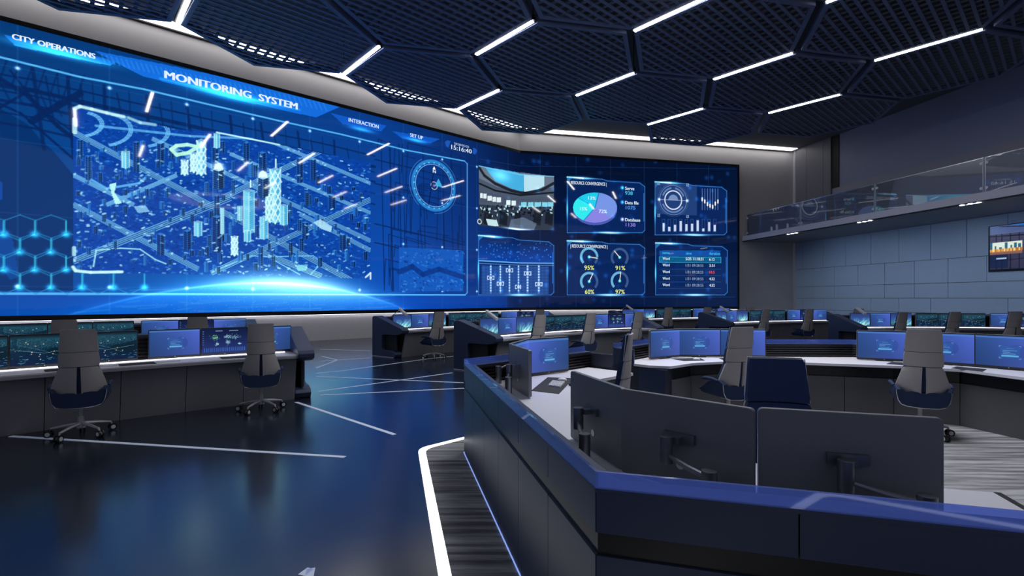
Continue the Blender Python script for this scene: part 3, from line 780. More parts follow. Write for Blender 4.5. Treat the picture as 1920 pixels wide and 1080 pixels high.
# ------------------------------------------------------------------ monitor pictures
def pic(kind,nx,nz,w,h):
    c=Canvas(-w/2,w/2,0,h,w/nx,h/nz); X,Z=np.meshgrid(c.S/w+.5,c.Z/h)
    c.map=lambda x,y:((x-.5)*w,(1-y)*h)     # x,y in 0..1 from top-left
    r=np.random.default_rng({'login':1,'harbour':2,'worldmap':3,'aurora':4,'login_mirror':5}[kind])
    if kind.startswith('login'):
        XX = X if kind=='login' else 1-X
        g=ramp(XX,[0,.45,1],[(44,78,140),(58,88,168),(78,104,205)])
        c.a[:]=g*(1.02-.18*(1-Z))[...,None]
        c.rect(0,0,1,.045,(70,120,190),.8); c.line((0,.05),(1,.05),.004,(120,170,230),.8)
        c.ring((.5+(.12 if kind=='login' else -.12),.5),w*.07,w*.14,(40,62,140),.35)
        c.rect(.37,.33,.66,.71,(44,98,170),.55)
        for (x,y,dx,dy) in ((.36,.31,.03,.045),(.67,.31,-.03,.045),(.36,.73,.03,-.045),(.67,.73,-.03,-.045)):
            c.line((x,y),(x+dx,y),.003,(130,195,235)); c.line((x,y),(x,y+dy),.003,(130,195,235))
        c.rect(.39,.62,.64,.675,(96,180,225),.95)
        for y,x0,x1 in ((.39,.46,.57),(.46,.41,.62),(.515,.41,.52),(.565,.41,.60)): c.rect(x0,y,x1,y+.016,(140,185,225),.55)
    elif kind=='harbour':
        c.a[:]=ramp(1-Z,[0,.12,.3,.55,1],[(8,26,38),(30,72,90),(26,64,84),(10,40,64),(5,28,62)])
        for k in range(700):
            x=r.random(); y=r.uniform(.12,.52); c.rect(x,y,x+r.uniform(.004,.02),y+r.uniform(.01,.03),(70,140,150) if r.random()<.5 else (6,34,48),.4)
        c.poly([(.45,.6),(.62,.45),(.8,.4),(1,.3),(1,.75),(.7,.8)],(6,30,44),.8)
        c.path([(0,.45),(.2,.52),(.5,.62),(.95,.5)],.003,(180,220,230),.8); c.path([(.1,.3),(.5,.55),(.75,.75)],.002,(120,190,210),.7)
        for k in range(16): c.glow((r.random(),r.uniform(.2,.9)),.006,.006,(240,160,110) if k%3 else (240,250,255),1.)
        for k in range(50):
            x=r.random(); y=r.uniform(.68,.97); c.rect(x,y,x+r.uniform(.01,.06),y+.008,(110,190,215),.7)
        c.rect(.02,.08,.1,.6,(8,40,60),.5)
    elif kind=='worldmap':
        c.a[:]=ramp(1-Z,[0,1],[(14,26,62),(40,54,122)])
        for k in range(160):
            for cx,cy,sx,sy in ((.28,.35,.06,.12),(.33,.62,.03,.08),(.55,.32,.07,.08),(.56,.55,.04,.1),(.72,.34,.1,.1),(.82,.64,.03,.03)):
                if r.random()<.35: x=r.normal(cx,sx*.6); y=r.normal(cy,sy*.5); c.rect(x,y,x+.014,y+.02,(150,200,215) if cx>.3 else (130,205,150),.7)
        for k in range(22): c.rect(.05+k*.042,.78,.05+k*.042+.018,.95,(60,110,190),.8)
        for k in range(7): c.rect(.02,.1+k*.09,.05,.12+k*.09,(110,150,210),.8)
        c.rect(.3,.08,.45,.11,(170,200,230),.7); c.rect(.6,.08,.8,.11,(170,200,230),.7)
    else:
        c.a[:]=ramp(1-Z,[0,.4,.75,1],[(44,62,122),(52,84,150),(64,124,150),(26,64,76)])
        for k in range(46):
            x=r.uniform(.1,1); h2=r.uniform(.15,.6); c.line((x,.95),(x+r.uniform(-.1,.3),.95-h2),r.uniform(.01,.035),(190,225,170) if r.random()<.6 else (130,190,220),.16,add=True,soft=.03)
        c.glow((.5,.93),.12,.03,(220,245,190),.9); c.rect(0,.96,1,1,(16,32,44),.9); c.rect(.5,.9,.85,.93,(240,250,235),.8)
    o=grid_mesh('display',c,lambda s,z,d:np.stack([s,np.full_like(s,-.016),z],1),np.ones((c.H,c.W),bool),M_mon,False,0)
    me=o.data; bpy.data.objects.remove(o); return me
MW,MH=.697,.455
PICS={k:pic(k,n,int(n*.62),MW-.024,MH-.05) for k,n in (('login',150),('login_mirror',150),('harbour',150),('worldmap',110),('aurora',110))}
def rounded(w,h,r,n=4,cx=0.,cz=0.):
    pts=[]
    for (sx,sz,a0) in ((1,1,0),(-1,1,90),(-1,-1,180),(1,-1,270)):
        for k in range(n+1):
            t=math.radians(a0+90*k/n); pts.append((cx+sx*(w/2-r)+r*math.cos(t), cz+sz*(h/2-r)+r*math.sin(t)))
    return pts
MPROTO={}
def make_monitor(arm):
    root=empty('monitor')
    hb=MB().extrude([(x,-.012,z) for x,z in rounded(MW,MH,.022,cz=MH/2)],(0,.030,0)).build('housing',M_monback,root,bevel=.004)
    MB().extrude([(x,-.0155,z) for x,z in rounded(MW-.006,MH-.006,.02,cz=MH/2)],(0,.006,0)).build('bezel',M_bezel,root)
    b=MB().disc((0,.0195,.12),(0,1,0),.021,.004,20).build('maker_mark',M_alu,root)
    c=MB().disc((0,-.0165,.018),(0,1,0),.006,.002,12).build('front_mark',M_alu,root)
    if arm:
        st=MB(); st.box((0,.03,.26),(.16,.02,.045)); st.box((0,.06,.255),(.05,.05,.03)); st.disc((.03,.105,.21),(0,0,1),.032,.13,18)
        st.tube([(.03,.105,.19),(-.1,.15,.165),(-.22,.18,.15)],[.012,.014,.014])
        st.build('mounting_arm',M_alud,root,smooth=True)
        MB().disc((-.22,.18,.085),(0,0,1),.034,.20,20).build('support_pole',M_alud,root,smooth=True)
    else:
        st=MB(); st.box((0,.045,.10),(.07,.03,.24)); st.box((0,.05,-.004),(.22,.15,.008)); st.build('stand',M_bezel,root)
    return root
def monitor(kind,loc,rz,label,arm=False,group=None):
    key=arm
    if key not in MPROTO:
        o=make_monitor(arm); MPROTO[key]=o
    else:
        o=bpy.data.objects.new('monitor',None); COL.objects.link(o)
        for ch in MPROTO[key].children:
            if ch.name.split('.')[0]=='display': continue
            c=ch.copy(); COL.objects.link(c); c.parent=o
    d=bpy.data.objects.new('display',PICS[kind]); COL.objects.link(d); d.parent=o; d.location=(0,0,.032)
    o.location=loc; o.rotation_euler=(0,0,rz); o.empty_display_size=.1
    tag(o,label,'monitor',group)
    return o
# a monitor faces local -Y; direction (right side of picture) is local +X

# ------------------------------------------------------------------ chairs
def make_chair():
    root=empty('office_chair')
    prof=[(.50,.30,-.215),(.56,.335,-.24),(.64,.340,-.255),(.74,.305,-.268),(.83,.268,-.275),(.90,.250,-.28),(1.00,.244,-.284),(1.08,.238,-.288),(1.20,.226,-.294),(1.30,.216,-.30),(1.365,.209,-.305)]
    def at(z):
        for k in range(len(prof)-1):
            a,b=prof[k],prof[k+1]
            if z<=b[0]: 
                t=(z-a[0])/(b[0]-a[0]); return a[1]+(b[1]-a[1])*t, a[2]+(b[2]-a[2])*t
        return prof[-1][1:]
    def shell(z0,z1,x0f,x1f,y_off,th,inset=0.,nz=8,nx=10,curve=.13,rcn=.008):
        rings=[]
        for k in range(nz+1):
            z=z0+(z1-z0)*k/nz; w,y=at(z); w-=inset
            cr=curve*(1.2-z)*.9+.03
            e=min(k,nz-k)/nz*8
            rr=rcn*max(0,1-e) 
            pts=[]
            for i in range(nx+1):
                f=x0f+(x1f-x0f)*i/nx; x=f*(w-rr*(abs(f))); pts.append(Vector((x,y+y_off+cr*(f*f),z)))
            for i in range(nx,-1,-1):
                f=x0f+(x1f-x0f)*i/nx; x=f*(w-rr*(abs(f))); pts.append(Vector((x,y+y_off+cr*(f*f)+th,z)))
            rings.append(pts)
        return MB().loft(rings)
    shell(1.086,1.365,-1,1,0,.022).build('headrest_shell',M_chairg,root,smooth=True)
    shell(1.09,1.36,-1,1,.024,.045,.008).build('headrest_cushion',M_chairb,root,smooth=True)
    shell(.902,1.081,-1,1,0,.022).build('upper_back_shell',M_chairg,root,smooth=True)
    shell(.895,1.082,-1,1,.024,.05,.008).build('back_cushion',M_chairb,root,smooth=True)
    shell(.56,.895,-1,-.085,0,.022,rcn=.03).build('lower_back_shell',M_chairg,root,smooth=True)
    shell(.56,.895,.085,1,0,.022,rcn=.03).build('lower_back_shell',M_chairg,root,smooth=True)
    shell(.50,.892,-1,1,.024,.05,.01).build('lumbar_cushion',M_chairb,root,smooth=True)
    # seat bucket
    def ucurve(y,arm,inset):
        w=.36-inset
        zb=.395+inset
        p=[(-w-.01,arm),(-w-.008,arm*.6+.2),(-w+.015,.47),(-w+.06,.42+inset*.5),(-w+.15,zb+.005),(0,zb-.006)]
        q=[(-x,z) for x,z in p[:-1]][::-1]
        return [Vector((x,y,z)) for x,z in p+q]
    rings=[]
    for y,arm,sc in ((-.24,.60,.90),(-.20,.64,.97),(-.08,.64,1.),(.05,.60,1.),(.16,.52,1.),(.25,.48,.97),(.30,.455,.90)):
        o_=ucurve(y,arm,0); i_=ucurve(y,arm,.055); lift={-.24:.13,-.20:.10,-.08:.03}.get(y,.01)
        ring=[Vector((v.x*sc,v.y,v.z)) for v in o_]+[Vector((v.x*sc,v.y,min(max(v.z,arm),v.z+lift))) for v in i_[::-1]]
        rings.append(ring)
    MB().loft(rings).build('seat',M_chairb,root,smooth=True)
    e=ucurve(-.245,.60,-.004); MB().tube([(v.x*.90,v.y,v.z) for v in e],.006,6).build('seat_edge_trim',M_chrome,root,smooth=True)
    e=ucurve(.305,.455,-.004); MB().tube([(v.x*.90,v.y,v.z) for v in e],.006,6).build('seat_edge_trim',M_chrome,root,smooth=True)
    for sx in (-1,1):
        MB().tube([(sx*.355,-.16,.635),(sx*.37,-.04,.650),(sx*.375,.10,.645),(sx*.37,.16,.63)],[.02,.026,.026,.018],10).build('armrest',M_chairb,root,smooth=True)
        w0,y0=at(1.36); w1,y1=at(1.09); MB().tube([(sx*w0,y0+.06,1.36),(sx*w1,y1+.07,1.09)],.004,6).build('headrest_edge_trim',M_chrome,root)
    for ch in root.children:
        for v in ch.data.vertices: v.co.x*=.80
    mb=MB(); mb.disc((0,0,.375),(0,0,1),.10,.025,18); mb.tube([(0,0,.12),(0,0,.37)],.024,12); mb.tube([(0,0,.12),(0,0,.25)],.034,12)
    mb.build('gas_column',M_basegrey,root,smooth=True)
    mb=MB(); mb.disc((0,0,.13),(0,0,1),.045,.06,16)
    for k in range(5):
        t=math.radians(20+72*k); c,s=math.cos(t),math.sin(t)
        mb.tube([(c*.03,s*.03,.155),(c*.17,s*.17,.140),(c*.31,s*.31,.112),(c*.325,s*.325,.07)],[.024,.019,.014,.012],8)
    mb.build('star_base',M_basegrey,root,smooth=True)
    for k in range(5):
        t=math.radians(20+72*k); c,s=math.cos(t),math.sin(t)
        ca=MB()
        for off in (-.02,.02): ca.disc((c*.33-s*off,s*.33+c*off,.045),(-s,c,0),.045,.018,18)
        cc=ca.build('caster',M_rubber,root,smooth=True)
        h=MB(); 
        h.disc((c*.33,s*.33,.045),(-s,c,0),.026,.064,14)
        h.build('caster_cap',M_capl,cc)
    return root
CH=[None]; SHIFT=.30
def chair(loc,face,label,group=None):
    fr_=math.radians(face)
    if len(loc)==2 and loc[1]>0: loc=(loc[0]+math.sin(fr_)*SHIFT,loc[1]+math.cos(fr_)*SHIFT)
    """face: heading in degrees, clockwise from +Y"""
    if CH[0] is None: CH[0]=make_chair(); o=CH[0]
    else: o=copy_tree(CH[0])
    o.location=(loc[0],loc[1],0); o.rotation_euler=(0,0,-math.radians(face))
    tag(o,label,'chair',group)
    return o

# ------------------------------------------------------------------ curved console rows
RC=13.4
class Arc:
    def __init__(a,p0,h0,R=RC):
        a.h0=math.radians(h0); a.R=R
        n=Vector((math.cos(a.h0),-math.sin(a.h0)))
        a.c=Vector((p0[0],p0[1]))+n*R
    def P(a,s,d=0.):
        """s metres along the front edge, d metres back (away from the operators)"""
        h=a.h0+s/a.R; n=Vector((math.cos(h),-math.sin(h)))
        return a.c-n*(a.R+d)
    def h(a,s): return a.h0+s/a.R
def sweep(mb,arc,s0,s1,prof,n):
    rings=[]
    for k in range(n+1):
        s=s0+(s1-s0)*k/n
        rings.append([Vector((*arc.P(s,d),z)) for d,z in prof])
    return mb.loft(rings)
ENDP=[(1.27,0),(1.27,1.17),(1.22,1.21),(1.12,1.215),(.10,.90),(-.02,.86),(-.07,.81),(-.06,.74),(.06,.69),(.20,.665),(.78,.665),(.83,.62),(.83,.25),(.79,.21),(.42,.20),(.27,.16),(.22,.10),(.27,.02),(.30,0)]
def console_row(arc,L,label,desc,kinds,mats_at=(),cap0=True,cap1=True,mon_s=None,lamp=True):
    root=empty('control_console',(*arc.P(L/2),0))
    def fin(o): o.matrix_parent_inverse=Matrix.Translation(-root.location); return o
    n=24
    fin(sweep(MB(),arc,0,L,[(0,.765),(0,.79),(.93,.79),(.93,.765)],n).build('worktop',M_desk,root))
    fin(sweep(MB(),arc,0,L,[(-.015,.735),(-.015,.775),(.0,.789),(.0,.764),(.9,.764),(.9,.735)],n).build('worktop_lip',M_desklip,root))
    fin(sweep(MB(),arc,0,L,[(.13,.72),(.13,.735),(1.2,.735),(1.2,.04),(.33,.04),(.31,.06)],n).build('carcass',M_black2,root))
    fin(sweep(MB(),arc,.1,L-.1,[(.60,.792),(.60,.803),(.615,.803),(.615,.792)],n).build('task_light_line',M_task,root))
    npn=8
    for k in range(npn):
        a=L*k/npn+.004; b=L*(k+1)/npn-.004
        fin(sweep(MB(),arc,a,b,[(.26,.0),(.08,.73),(.11,.73),(.29,.0)],3).build('front_panel',M_frontp,root))
    fin(sweep(MB(),arc,0,L,[(.96,.79),(.96,.79),(1.05,1.16),(1.22,1.18),(1.25,0),(1.2,0),(1.2,.79)],n).build('rear_cabinet',M_navy2,root))
    lv=MB()
    for k in range(6): sweep(lv,arc,0,L,[(.93+.012*k,.82+.055*k),(.93+.012*k,.845+.055*k),(.985+.012*k,.845+.055*k),(.985+.012*k,.82+.055*k)],n)
    fin(lv.build('louvre_panel',M_black,root))
    for (on,s0,s1) in ((cap0,-.26,0.),(cap1,L,L+.26)):
        if on:
            rings=[]
            a=[Vector((*arc.P(s0,d),z)) for d,z in ENDP]; b=[Vector((*arc.P(s1,d),z)) for d,z in ENDP]
            fin(MB().loft([a,b]).build('end_panel',M_navy,root,bevel=.012))
            pl=[(.3,.2),(.3,.66),(.84,.66),(.84,.2)]
            sm=(s0+s1)/2
            fin(MB().loft([[Vector((*arc.P(sm-.02,d),z)) for d,z in pl],[Vector((*arc.P(sm+.02,d),z)) for d,z in pl]]).build('recess_panel',M_black2,root))
            led=[(.30,.005),(.30,.022),(1.26,.022),(1.26,.005)]
            so=s0-.006 if s0<0 else s1+.001
            fin(MB().loft([[Vector((*arc.P(so,d),z)) for d,z in led],[Vector((*arc.P(so+.005,d),z)) for d,z in led]]).build('base_light_line',M_trimw,root))
    tag(root,label,'control console')
    nm=len(kinds); ng=3
    for i,kd in enumerate(kinds):
        if kd is None: continue
        sm=mon_s(i); s=sm; dd=.72
        p=arc.P(s,dd); h=arc.h(s)
        rz=-(h-math.pi/2)      # picture right = direction of travel
        nice={'login':'blue login-screen monitor','login_mirror':'blue login-screen monitor','harbour':'dark teal harbour-map monitor','worldmap':'dark blue world-map monitor','aurora':'aurora-wallpaper monitor'}[kd]
        monitor(kd,(p.x,p.y,.802),rz,f'{nice}, {ORD[i]} from left on {desc}',group='monitors on the '+desc.replace('the ',''))
    for k,(s,ln) in enumerate(mats_at):
        p=arc.P(s,.22); h=arc.h(s)
        o=MB().box((0,0,.003),(ln,.26,.006)).build('desk_mat',M_mat); o.location=(p.x,p.y,.7915); o.rotation_euler=(0,0,-(h-math.pi/2))
        tag(o,f'dark flat desk mat, {ORD[k]} from left on {desc}','desk mat','desk mats on the console rows')
        p=arc.P(s+ln/2+.16,.24)
        q=MB().box((0,0,.008),(.30,.11,.014)).build('keyboard',M_white,bevel=.004); q.location=(p.x,p.y,.7915); q.rotation_euler=(0,0,-(h-math.pi/2))
        tag(q,f'small white keyboard beside the {ORD[k]} mat on {desc}','keyboard','keyboards on the console rows')
    if lamp:
        p=arc.P(.25,1.1); p2=arc.P(.25,.62); p3=arc.P(.25,.30)
        lr=empty('desk_lamp',(p.x,p.y,1.17))
        a=Vector((p.x,p.y,1.17)); b=Vector((p2.x,p2.y,1.40))
        # arm reaches from the console's rear top to the slanted head
        q=MB().tube([Vector((0,0,0)),b-a],.010,8).build('arm',M_alu,lr)
        d=(Vector((p3.x,p3.y,1.22))-b); w=Vector((math.sin(arc.h0),math.cos(arc.h0),0))*.05; up=Vector((0,0,.035)); bb=b-a-d*.15
        pts=[bb-w-up,bb+w-up,bb+w+up,bb-w+up]
        MB().extrude([pts[0],pts[1],pts[2],pts[3]],d*1.05).build('lamp_head',M_trimw,lr,bevel=.01)
        MB().disc((0,0,-.01),(0,0,1),.05,.03,14).build('foot',M_alud,lr)
        tag(lr,f'slanted pale lamp on thin arm, left end of {desc}','lamp','lamps on console ends')
    return root
K9=['aurora','login','aurora','harbour','harbour','harbour','login','worldmap','login_mirror']
def ms9(step=.665,g=.12,start=.38):
    return lambda i: start+i*step+(i//3)*g
LR=6.25
arcC=Arc((-.25,11.75),37); arcB=Arc((-3.05,14.64),37); arcD1=Arc((8.17,18.5),52); arcD2=Arc((11.14,15.75),83); arcE=Arc((5.3,21.6),52)
mats3=[(1.0,.5),(3.1,.5),(5.2,.5)]
# left rows: their right end is where the aisle starts
cA=Vector((3.8,-2.7))
def left_arc(R,ang_end,L):
    a=Arc((0,0),0,R); a.c=cA.copy()
    # math angle of radius vector at end; heading at end: direction perpendicular, clockwise travel
    t=math.radians(ang_end); n=Vector((math.cos(t),math.sin(t)))   # outward
    # outward = -n_arc => n_arc=(cos h,-sin h) = -outward
    h=math.atan2(n.y,-n.x)
    a.h0=h-L/R
    return a
arcA=left_arc(13.4,123.6,LR); arcB0=left_arc(17.5,124.6,LR)
console_row(arcC,LR,'curved white-topped console row at the centre, whose navy end faces the aisle','the centre console row',K9,mats3,mon_s=ms9())
console_row(arcB,LR,'curved console row behind the centre one, close to the video wall','the row behind the centre row',K9,mats3,mon_s=ms9())
console_row(arcD1,LR,'curved console row in front of the back wall, left of the tiled wall','the row left of the tiled wall',K9,mats3,mon_s=ms9())
console_row(arcD2,LR,'curved console row directly before the tiled right wall','the row before the tiled wall',K9,mats3,mon_s=ms9())
console_row(arcE,LR,'most distant curved console row, below the dashboard screens','the most distant row',K9,(),mon_s=ms9())
console_row(arcA,LR,'curved white-topped console with grey front panels, nearest row at left','the near left console',K9,[(1.6,.5),(3.35,.45),(4.1,.42),(5.35,.4)],mon_s=ms9(),lamp=False)
console_row(arcB0,LR,'curved console row behind the near left console, under the city view','the rear left console',K9,(),mon_s=ms9(),lamp=False)

GCH='grey high-back office chairs'
def fc(a,s): return math.degrees(a.h(s))-90
base_lbl='grey high-back chair '
chair((-5.32,6.15),-36,base_lbl+'at the near left console, before teal map monitors',GCH)
chair((-3.78,7.55),-26,base_lbl+'at the near left console, by its right end',GCH)
chair((-7.95,8.9),-38,base_lbl+'at the rear left console, before the teal monitors',GCH)
chair((-6.40,10.2),-30,base_lbl+'at the rear left console, before its blue monitors',GCH)
chair((-2.05,14.3),-48,base_lbl+'beside the notched navy console end near the video wall',GCH)
chair((.98,16.9),-40,base_lbl+'at the row behind the centre row, before blue monitors',GCH)
chair((.68,11.5),-44,base_lbl+'at the centre row, before its teal monitors',GCH)
chair((2.05,12.8),-42,base_lbl+'at the centre row, before its world-map monitor',GCH)
chair((3.60,14.1),-38,base_lbl+'at the right end of the centre row',GCH)
for k,(x,y) in enumerate(((6.5,20.7),(8.3,21.2),(10.5,22.0))): chair((x,y),-18+k*4,base_lbl+f'{ORD[k]} from left at the most distant row',GCH)
for k,(x,y) in enumerate(((8.85,17.4),(10.6,17.8),(12.7,18.3))): chair((x,y),(-24,-17,-7)[k],base_lbl+f'{ORD[k]} from left at the row left of the tiled wall',GCH)
for k,(x,y) in enumerate(((10.8,13.8),(12.5,14.1),(14.6,14.5))): chair((x,y),(-18,-9,4)[k],base_lbl+f'{ORD[k]} from left at the row before the tiled wall',GCH)
chair((3.07,6.65),-14,base_lbl+'inside the blue-glass console, before three monitors',GCH)
chair((5.06,6.15),31,base_lbl+'on the striped carpet, slot in its back facing the viewer',GCH)
chair((1.71,3.28),194,'navy-cushioned high-back chair facing the viewer over the monitor backs',GCH)
chair((1.30,5.40),-72,'high-back chair seen edge-on between the two blue-glass consoles',GCH)

# ------------------------------------------------------------------ foreground polygon console
def V2(p): return Vector((p[0],p[1]))
def offset_path(pts,d,side=1):
    """open polyline offset to its right-hand side by d (side=1)"""
    pts=[V2(p) for p in pts]; out=[]
    def nrm(a,b):
        t=(b-a).normalized(); return Vector((t.y,-t.x))*side
    for i,p in enumerate(pts):
        if i==0: out.append(p+nrm(pts[0],pts[1])*d)
        elif i==len(pts)-1: out.append(p+nrm(pts[-2],pts[-1])*d)
        else:
            n1=nrm(pts[i-1],p); n2=nrm(p,pts[i+1]); b=(n1+n2).normalized()
            out.append(p+b*(d/max(.3,b.dot(n1))))
    return out
def band(mb,path,d0,d1,z0,z1):
    a=offset_path(path,d0); b=offset_path(path,d1)
    for i in range(len(path)-1):
        mb.prism([a[i],a[i+1],b[i+1],b[i]],z0,z1)
    return mb
K1=V2((-.54,5.65)); K2=V2((.33,1.977)); dF=Vector((.961,-.277)); dB=Vector((.728,.686)).normalized()
# interior lies to the right when walking  front-right -> K2 -> K1 -> far end
N1=[K2+dF*2.15, K2, K1, K1+dB*2.15]
def ring_console(name,path,label,desk_poly,panel_len,end0=True,end1=True):
    root=empty(name,(path[1].x,path[1].y,0))
    def fin(o): o.matrix_parent_inverse=Matrix.Translation(-root.location); return o
    for i in range(len(path)-1):
        a0=path[i]; a1=path[i+1]; L=(a1-a0).length; n=max(1,round(L/panel_len))
        b=offset_path(path,.10)
        for k in range(n):
            t0,t1=k/n,(k+1)/n
            g=.003/L
            o0=a0.lerp(a1,t0+g); o1=a0.lerp(a1,t1-g); i0=b[i].lerp(b[i+1],t0+g); i1=b[i].lerp(b[i+1],t1-g)
            if i==0 and k==0: pass
            fin(MB().prism([o0,o1,i1,i0],.826,.985).build('upper_panel',M_navy,root))
            fin(MB().prism([o0,o1,i1,i0],.03,.735).build('lower_panel',M_navy,root))
    fin(band(MB(),path,.02,.10,.735,.826).build('recess_band',M_graph,root))
    fin(band(MB(),path,.012,.10,0,.985).build('wall_core',M_black,root))
    fin(band(MB(),path,-.004,.125,.985,1.0).build('top_ledge',M_navy,root))
    fin(band(MB(),path,.0,.016,1.0,1.066).build('tinted_glass_strip',M_glassb,root))
    fin(band(MB(),path,-.006,.0,.006,.018).build('base_light_line',M_ledblue,root))
    lv=MB()
    for k in range(5): band(lv,path,.10,.15,.81+.037*k,.832+.037*k)
    fin(lv.build('louvre_panel',M_black,root))
    fin(MB().prism(desk_poly,.755,.79).build('worktop',M_desk,root))
    fin(MB().prism(desk_poly,.742,.755).build('worktop_edge',M_black,root))
    tag(root,label,'control console')
    return root,fin
inn=offset_path(N1,.12)
d1=offset_path(N1,.86); dfr=offset_path(N1,1.05)
nF=Vector((.277,.961)); nB=Vector((.686,-.728)).normalized()
nLft=Vector(((K1-K2).normalized().y,-(K1-K2).normalized().x))
desk1=[K2+dF*1.83+nF*.12, inn[1], inn[2], N1[3]-dB*.08+nB*.12, N1[3]-dB*.08+nB*.86, V2((1.05,5.95)), V2((.80,5.55)), V2((.62,5.0)), V2((.85,3.9)), V2((1.1,3.3)), V2((1.45,2.88)), V2((2.18,2.53)), K2+dF*1.83+nF*1.05]
r1,fin1=ring_console('control_console',N1,'large navy polygonal console with blue glass rim in the foreground',desk1,.628)
fin1(MB().prism([N1[3]-dB*.03,N1[3]+nB*.5-dB*.03,N1[3]+nB*.5,N1[3]],0,.99).build('end_panel',M_navy2,r1,bevel=.01))
fin1(MB().prism([K2+dF*1.83+nF*.12,K2+dF*1.86+nF*.12,K2+dF*1.86+nF*1.05,K2+dF*1.83+nF*1.05],0,.792).build('end_panel',M_black,r1))
# carcass below the desk: recessed navy/graphite panels
fin1(MB().prism([inn[2]+Vector((.02,0)),N1[3]-dB*.12+nB*.12,N1[3]-dB*.12+nB*.70,V2((.9,5.9)),V2((.35,5.0)),inn[1].lerp(inn[2],.2)+nLft*.5,inn[1].lerp(inn[2],.2)+nLft*.02],0,.742).build('pedestal',M_graph,r1))
# second console (far side of the same hexagon)
N2=[K1+dB*2.85, V2((2.28,8.42)), V2((5.62,8.30)), V2((7.75,5.6)), V2((7.9,4.4))]
inn2=offset_path(N2,.12)
desk2=[inn2[0],inn2[1],inn2[2],inn2[3],inn2[4],V2((6.75,4.4)),V2((6.45,5.2)),V2((6.22,6.0)),V2((6.05,6.75)),V2((5.5,7.1)),V2((4.33,7.48)),V2((3.28,7.62)),V2((2.66,7.4)),V2((2.23,7.05)),N2[0]+nB*.62,N2[0]+nB*.12]
r2,fin2=ring_console('control_console',N2,'navy polygonal console across the carpet, with a white curved worktop and blue glass rim',desk2[:-1],.63)
e0=N2[0]
fin2(MB().prism([e0,e0+nB*.86,e0+nB*.86+dB*.03,e0+dB*.03],0,.742).build('end_panel',M_navy,r2))
fin2(MB().prism([e0,e0+nB*.36,e0+nB*.36+dB*.03,e0+dB*.03],.742,.995).build('end_panel',M_navy,r2,bevel=.008))
fin2(MB().prism([V2((1.95,7.66)),V2((2.21,7.40)),V2((2.27,7.12)),V2((2.13,6.98)),V2((1.55,7.58))],0,.742).build('pedestal',M_navy2,r2))
fr2=[V2((2.26,7.08)),V2((2.68,7.50)),V2((3.28,7.72)),V2((4.33,7.60)),V2((5.5,7.22)),V2((6.12,6.85)),V2((6.32,6.0)),V2((6.55,5.2)),V2((6.85,4.4))]
bb=MB()
for i in range(len(fr2)-1):
    t=(fr2[i+1]-fr2[i]).normalized(); nn=Vector((-t.y,t.x))*.04
    n=max(1,round((fr2[i+1]-fr2[i]).length/.6))
    for k in range(n):
        a=fr2[i].lerp(fr2[i+1],k/n+.004); b=fr2[i].lerp(fr2[i+1],(k+1)/n-.004)
        fin2(MB().prism([a,b,b+nn,a+nn],.0,.585).build('front_panel',M_graph,r2))
    nn2=nn*1.6
    bb.prism([fr2[i]+nn2*.4,fr2[i+1]+nn2*.4,fr2[i+1]+nn2,fr2[i]+nn2],.0,.745)
fin2(bb.build('plinth_back',M_black,r2))

# monitors of the two polygon consoles: left->right corner points seen by the operator
def mon_between(a,b,kind,label,arm,group,z=.80):
    a=V2(a); b=V2(b); c=(a+b)/2; d=(b-a)
    rz=math.atan2(d.y,d.x)
    return monitor(kind,(c.x,c.y,z),rz,label,arm,group)
g1='monitors on the foreground console'
# operators sit inside; for them the picture's left is the first point given
mon_between((1.785,2.08),(1.115,2.28),'login','large monitor seen from behind, broadest back, nearest the viewer',True,g1)
mon_between((1.088,2.26),(.612,2.75),'login','monitor seen from behind, middle one of the three joined backs',True,g1)
mon_between((.612,2.79),(.424,3.405),'login','monitor seen from behind, narrowest of the three joined backs',True,g1)
mon_between((.17,4.80),(-.01,5.44),'login','monitor seen obliquely from behind, before the lit blue one on the foreground console',True,g1)
mon_between((-.01,5.50),(.185,6.10),'login','monitor whose blue picture shows only as a sliver behind a grey back',True,g1)
mon_between((.20,6.12),(.715,6.52),'login_mirror','blue login-screen monitor on the foreground console, facing the viewer',True,g1)
g2='monitors on the far polygon console'
mon_between((2.17,7.80),(2.68,8.12),'login','blue login-screen monitor, first from left across the striped carpet',False,g2)
mon_between((2.71,8.14),(3.36,8.14),'login','blue login-screen monitor, second from left across the striped carpet',False,g2)
mon_between((3.38,8.13),(4.05,8.02),'login','blue login-screen monitor, half hidden by the chair inside the console',False,g2)
mon_between((5.36,7.80),(5.98,7.48),'login','blue login-screen monitor left of the slotted chair back, across the carpet',False,g2)
mon_between((6.00,7.46),(6.44,7.02),'login','blue login-screen monitor right of the slotted chair back, across the carpet',False,g2)
mon_between((6.46,7.00),(6.86,6.43),'login','blue login-screen monitor at the right edge, across the carpet',False,g2)
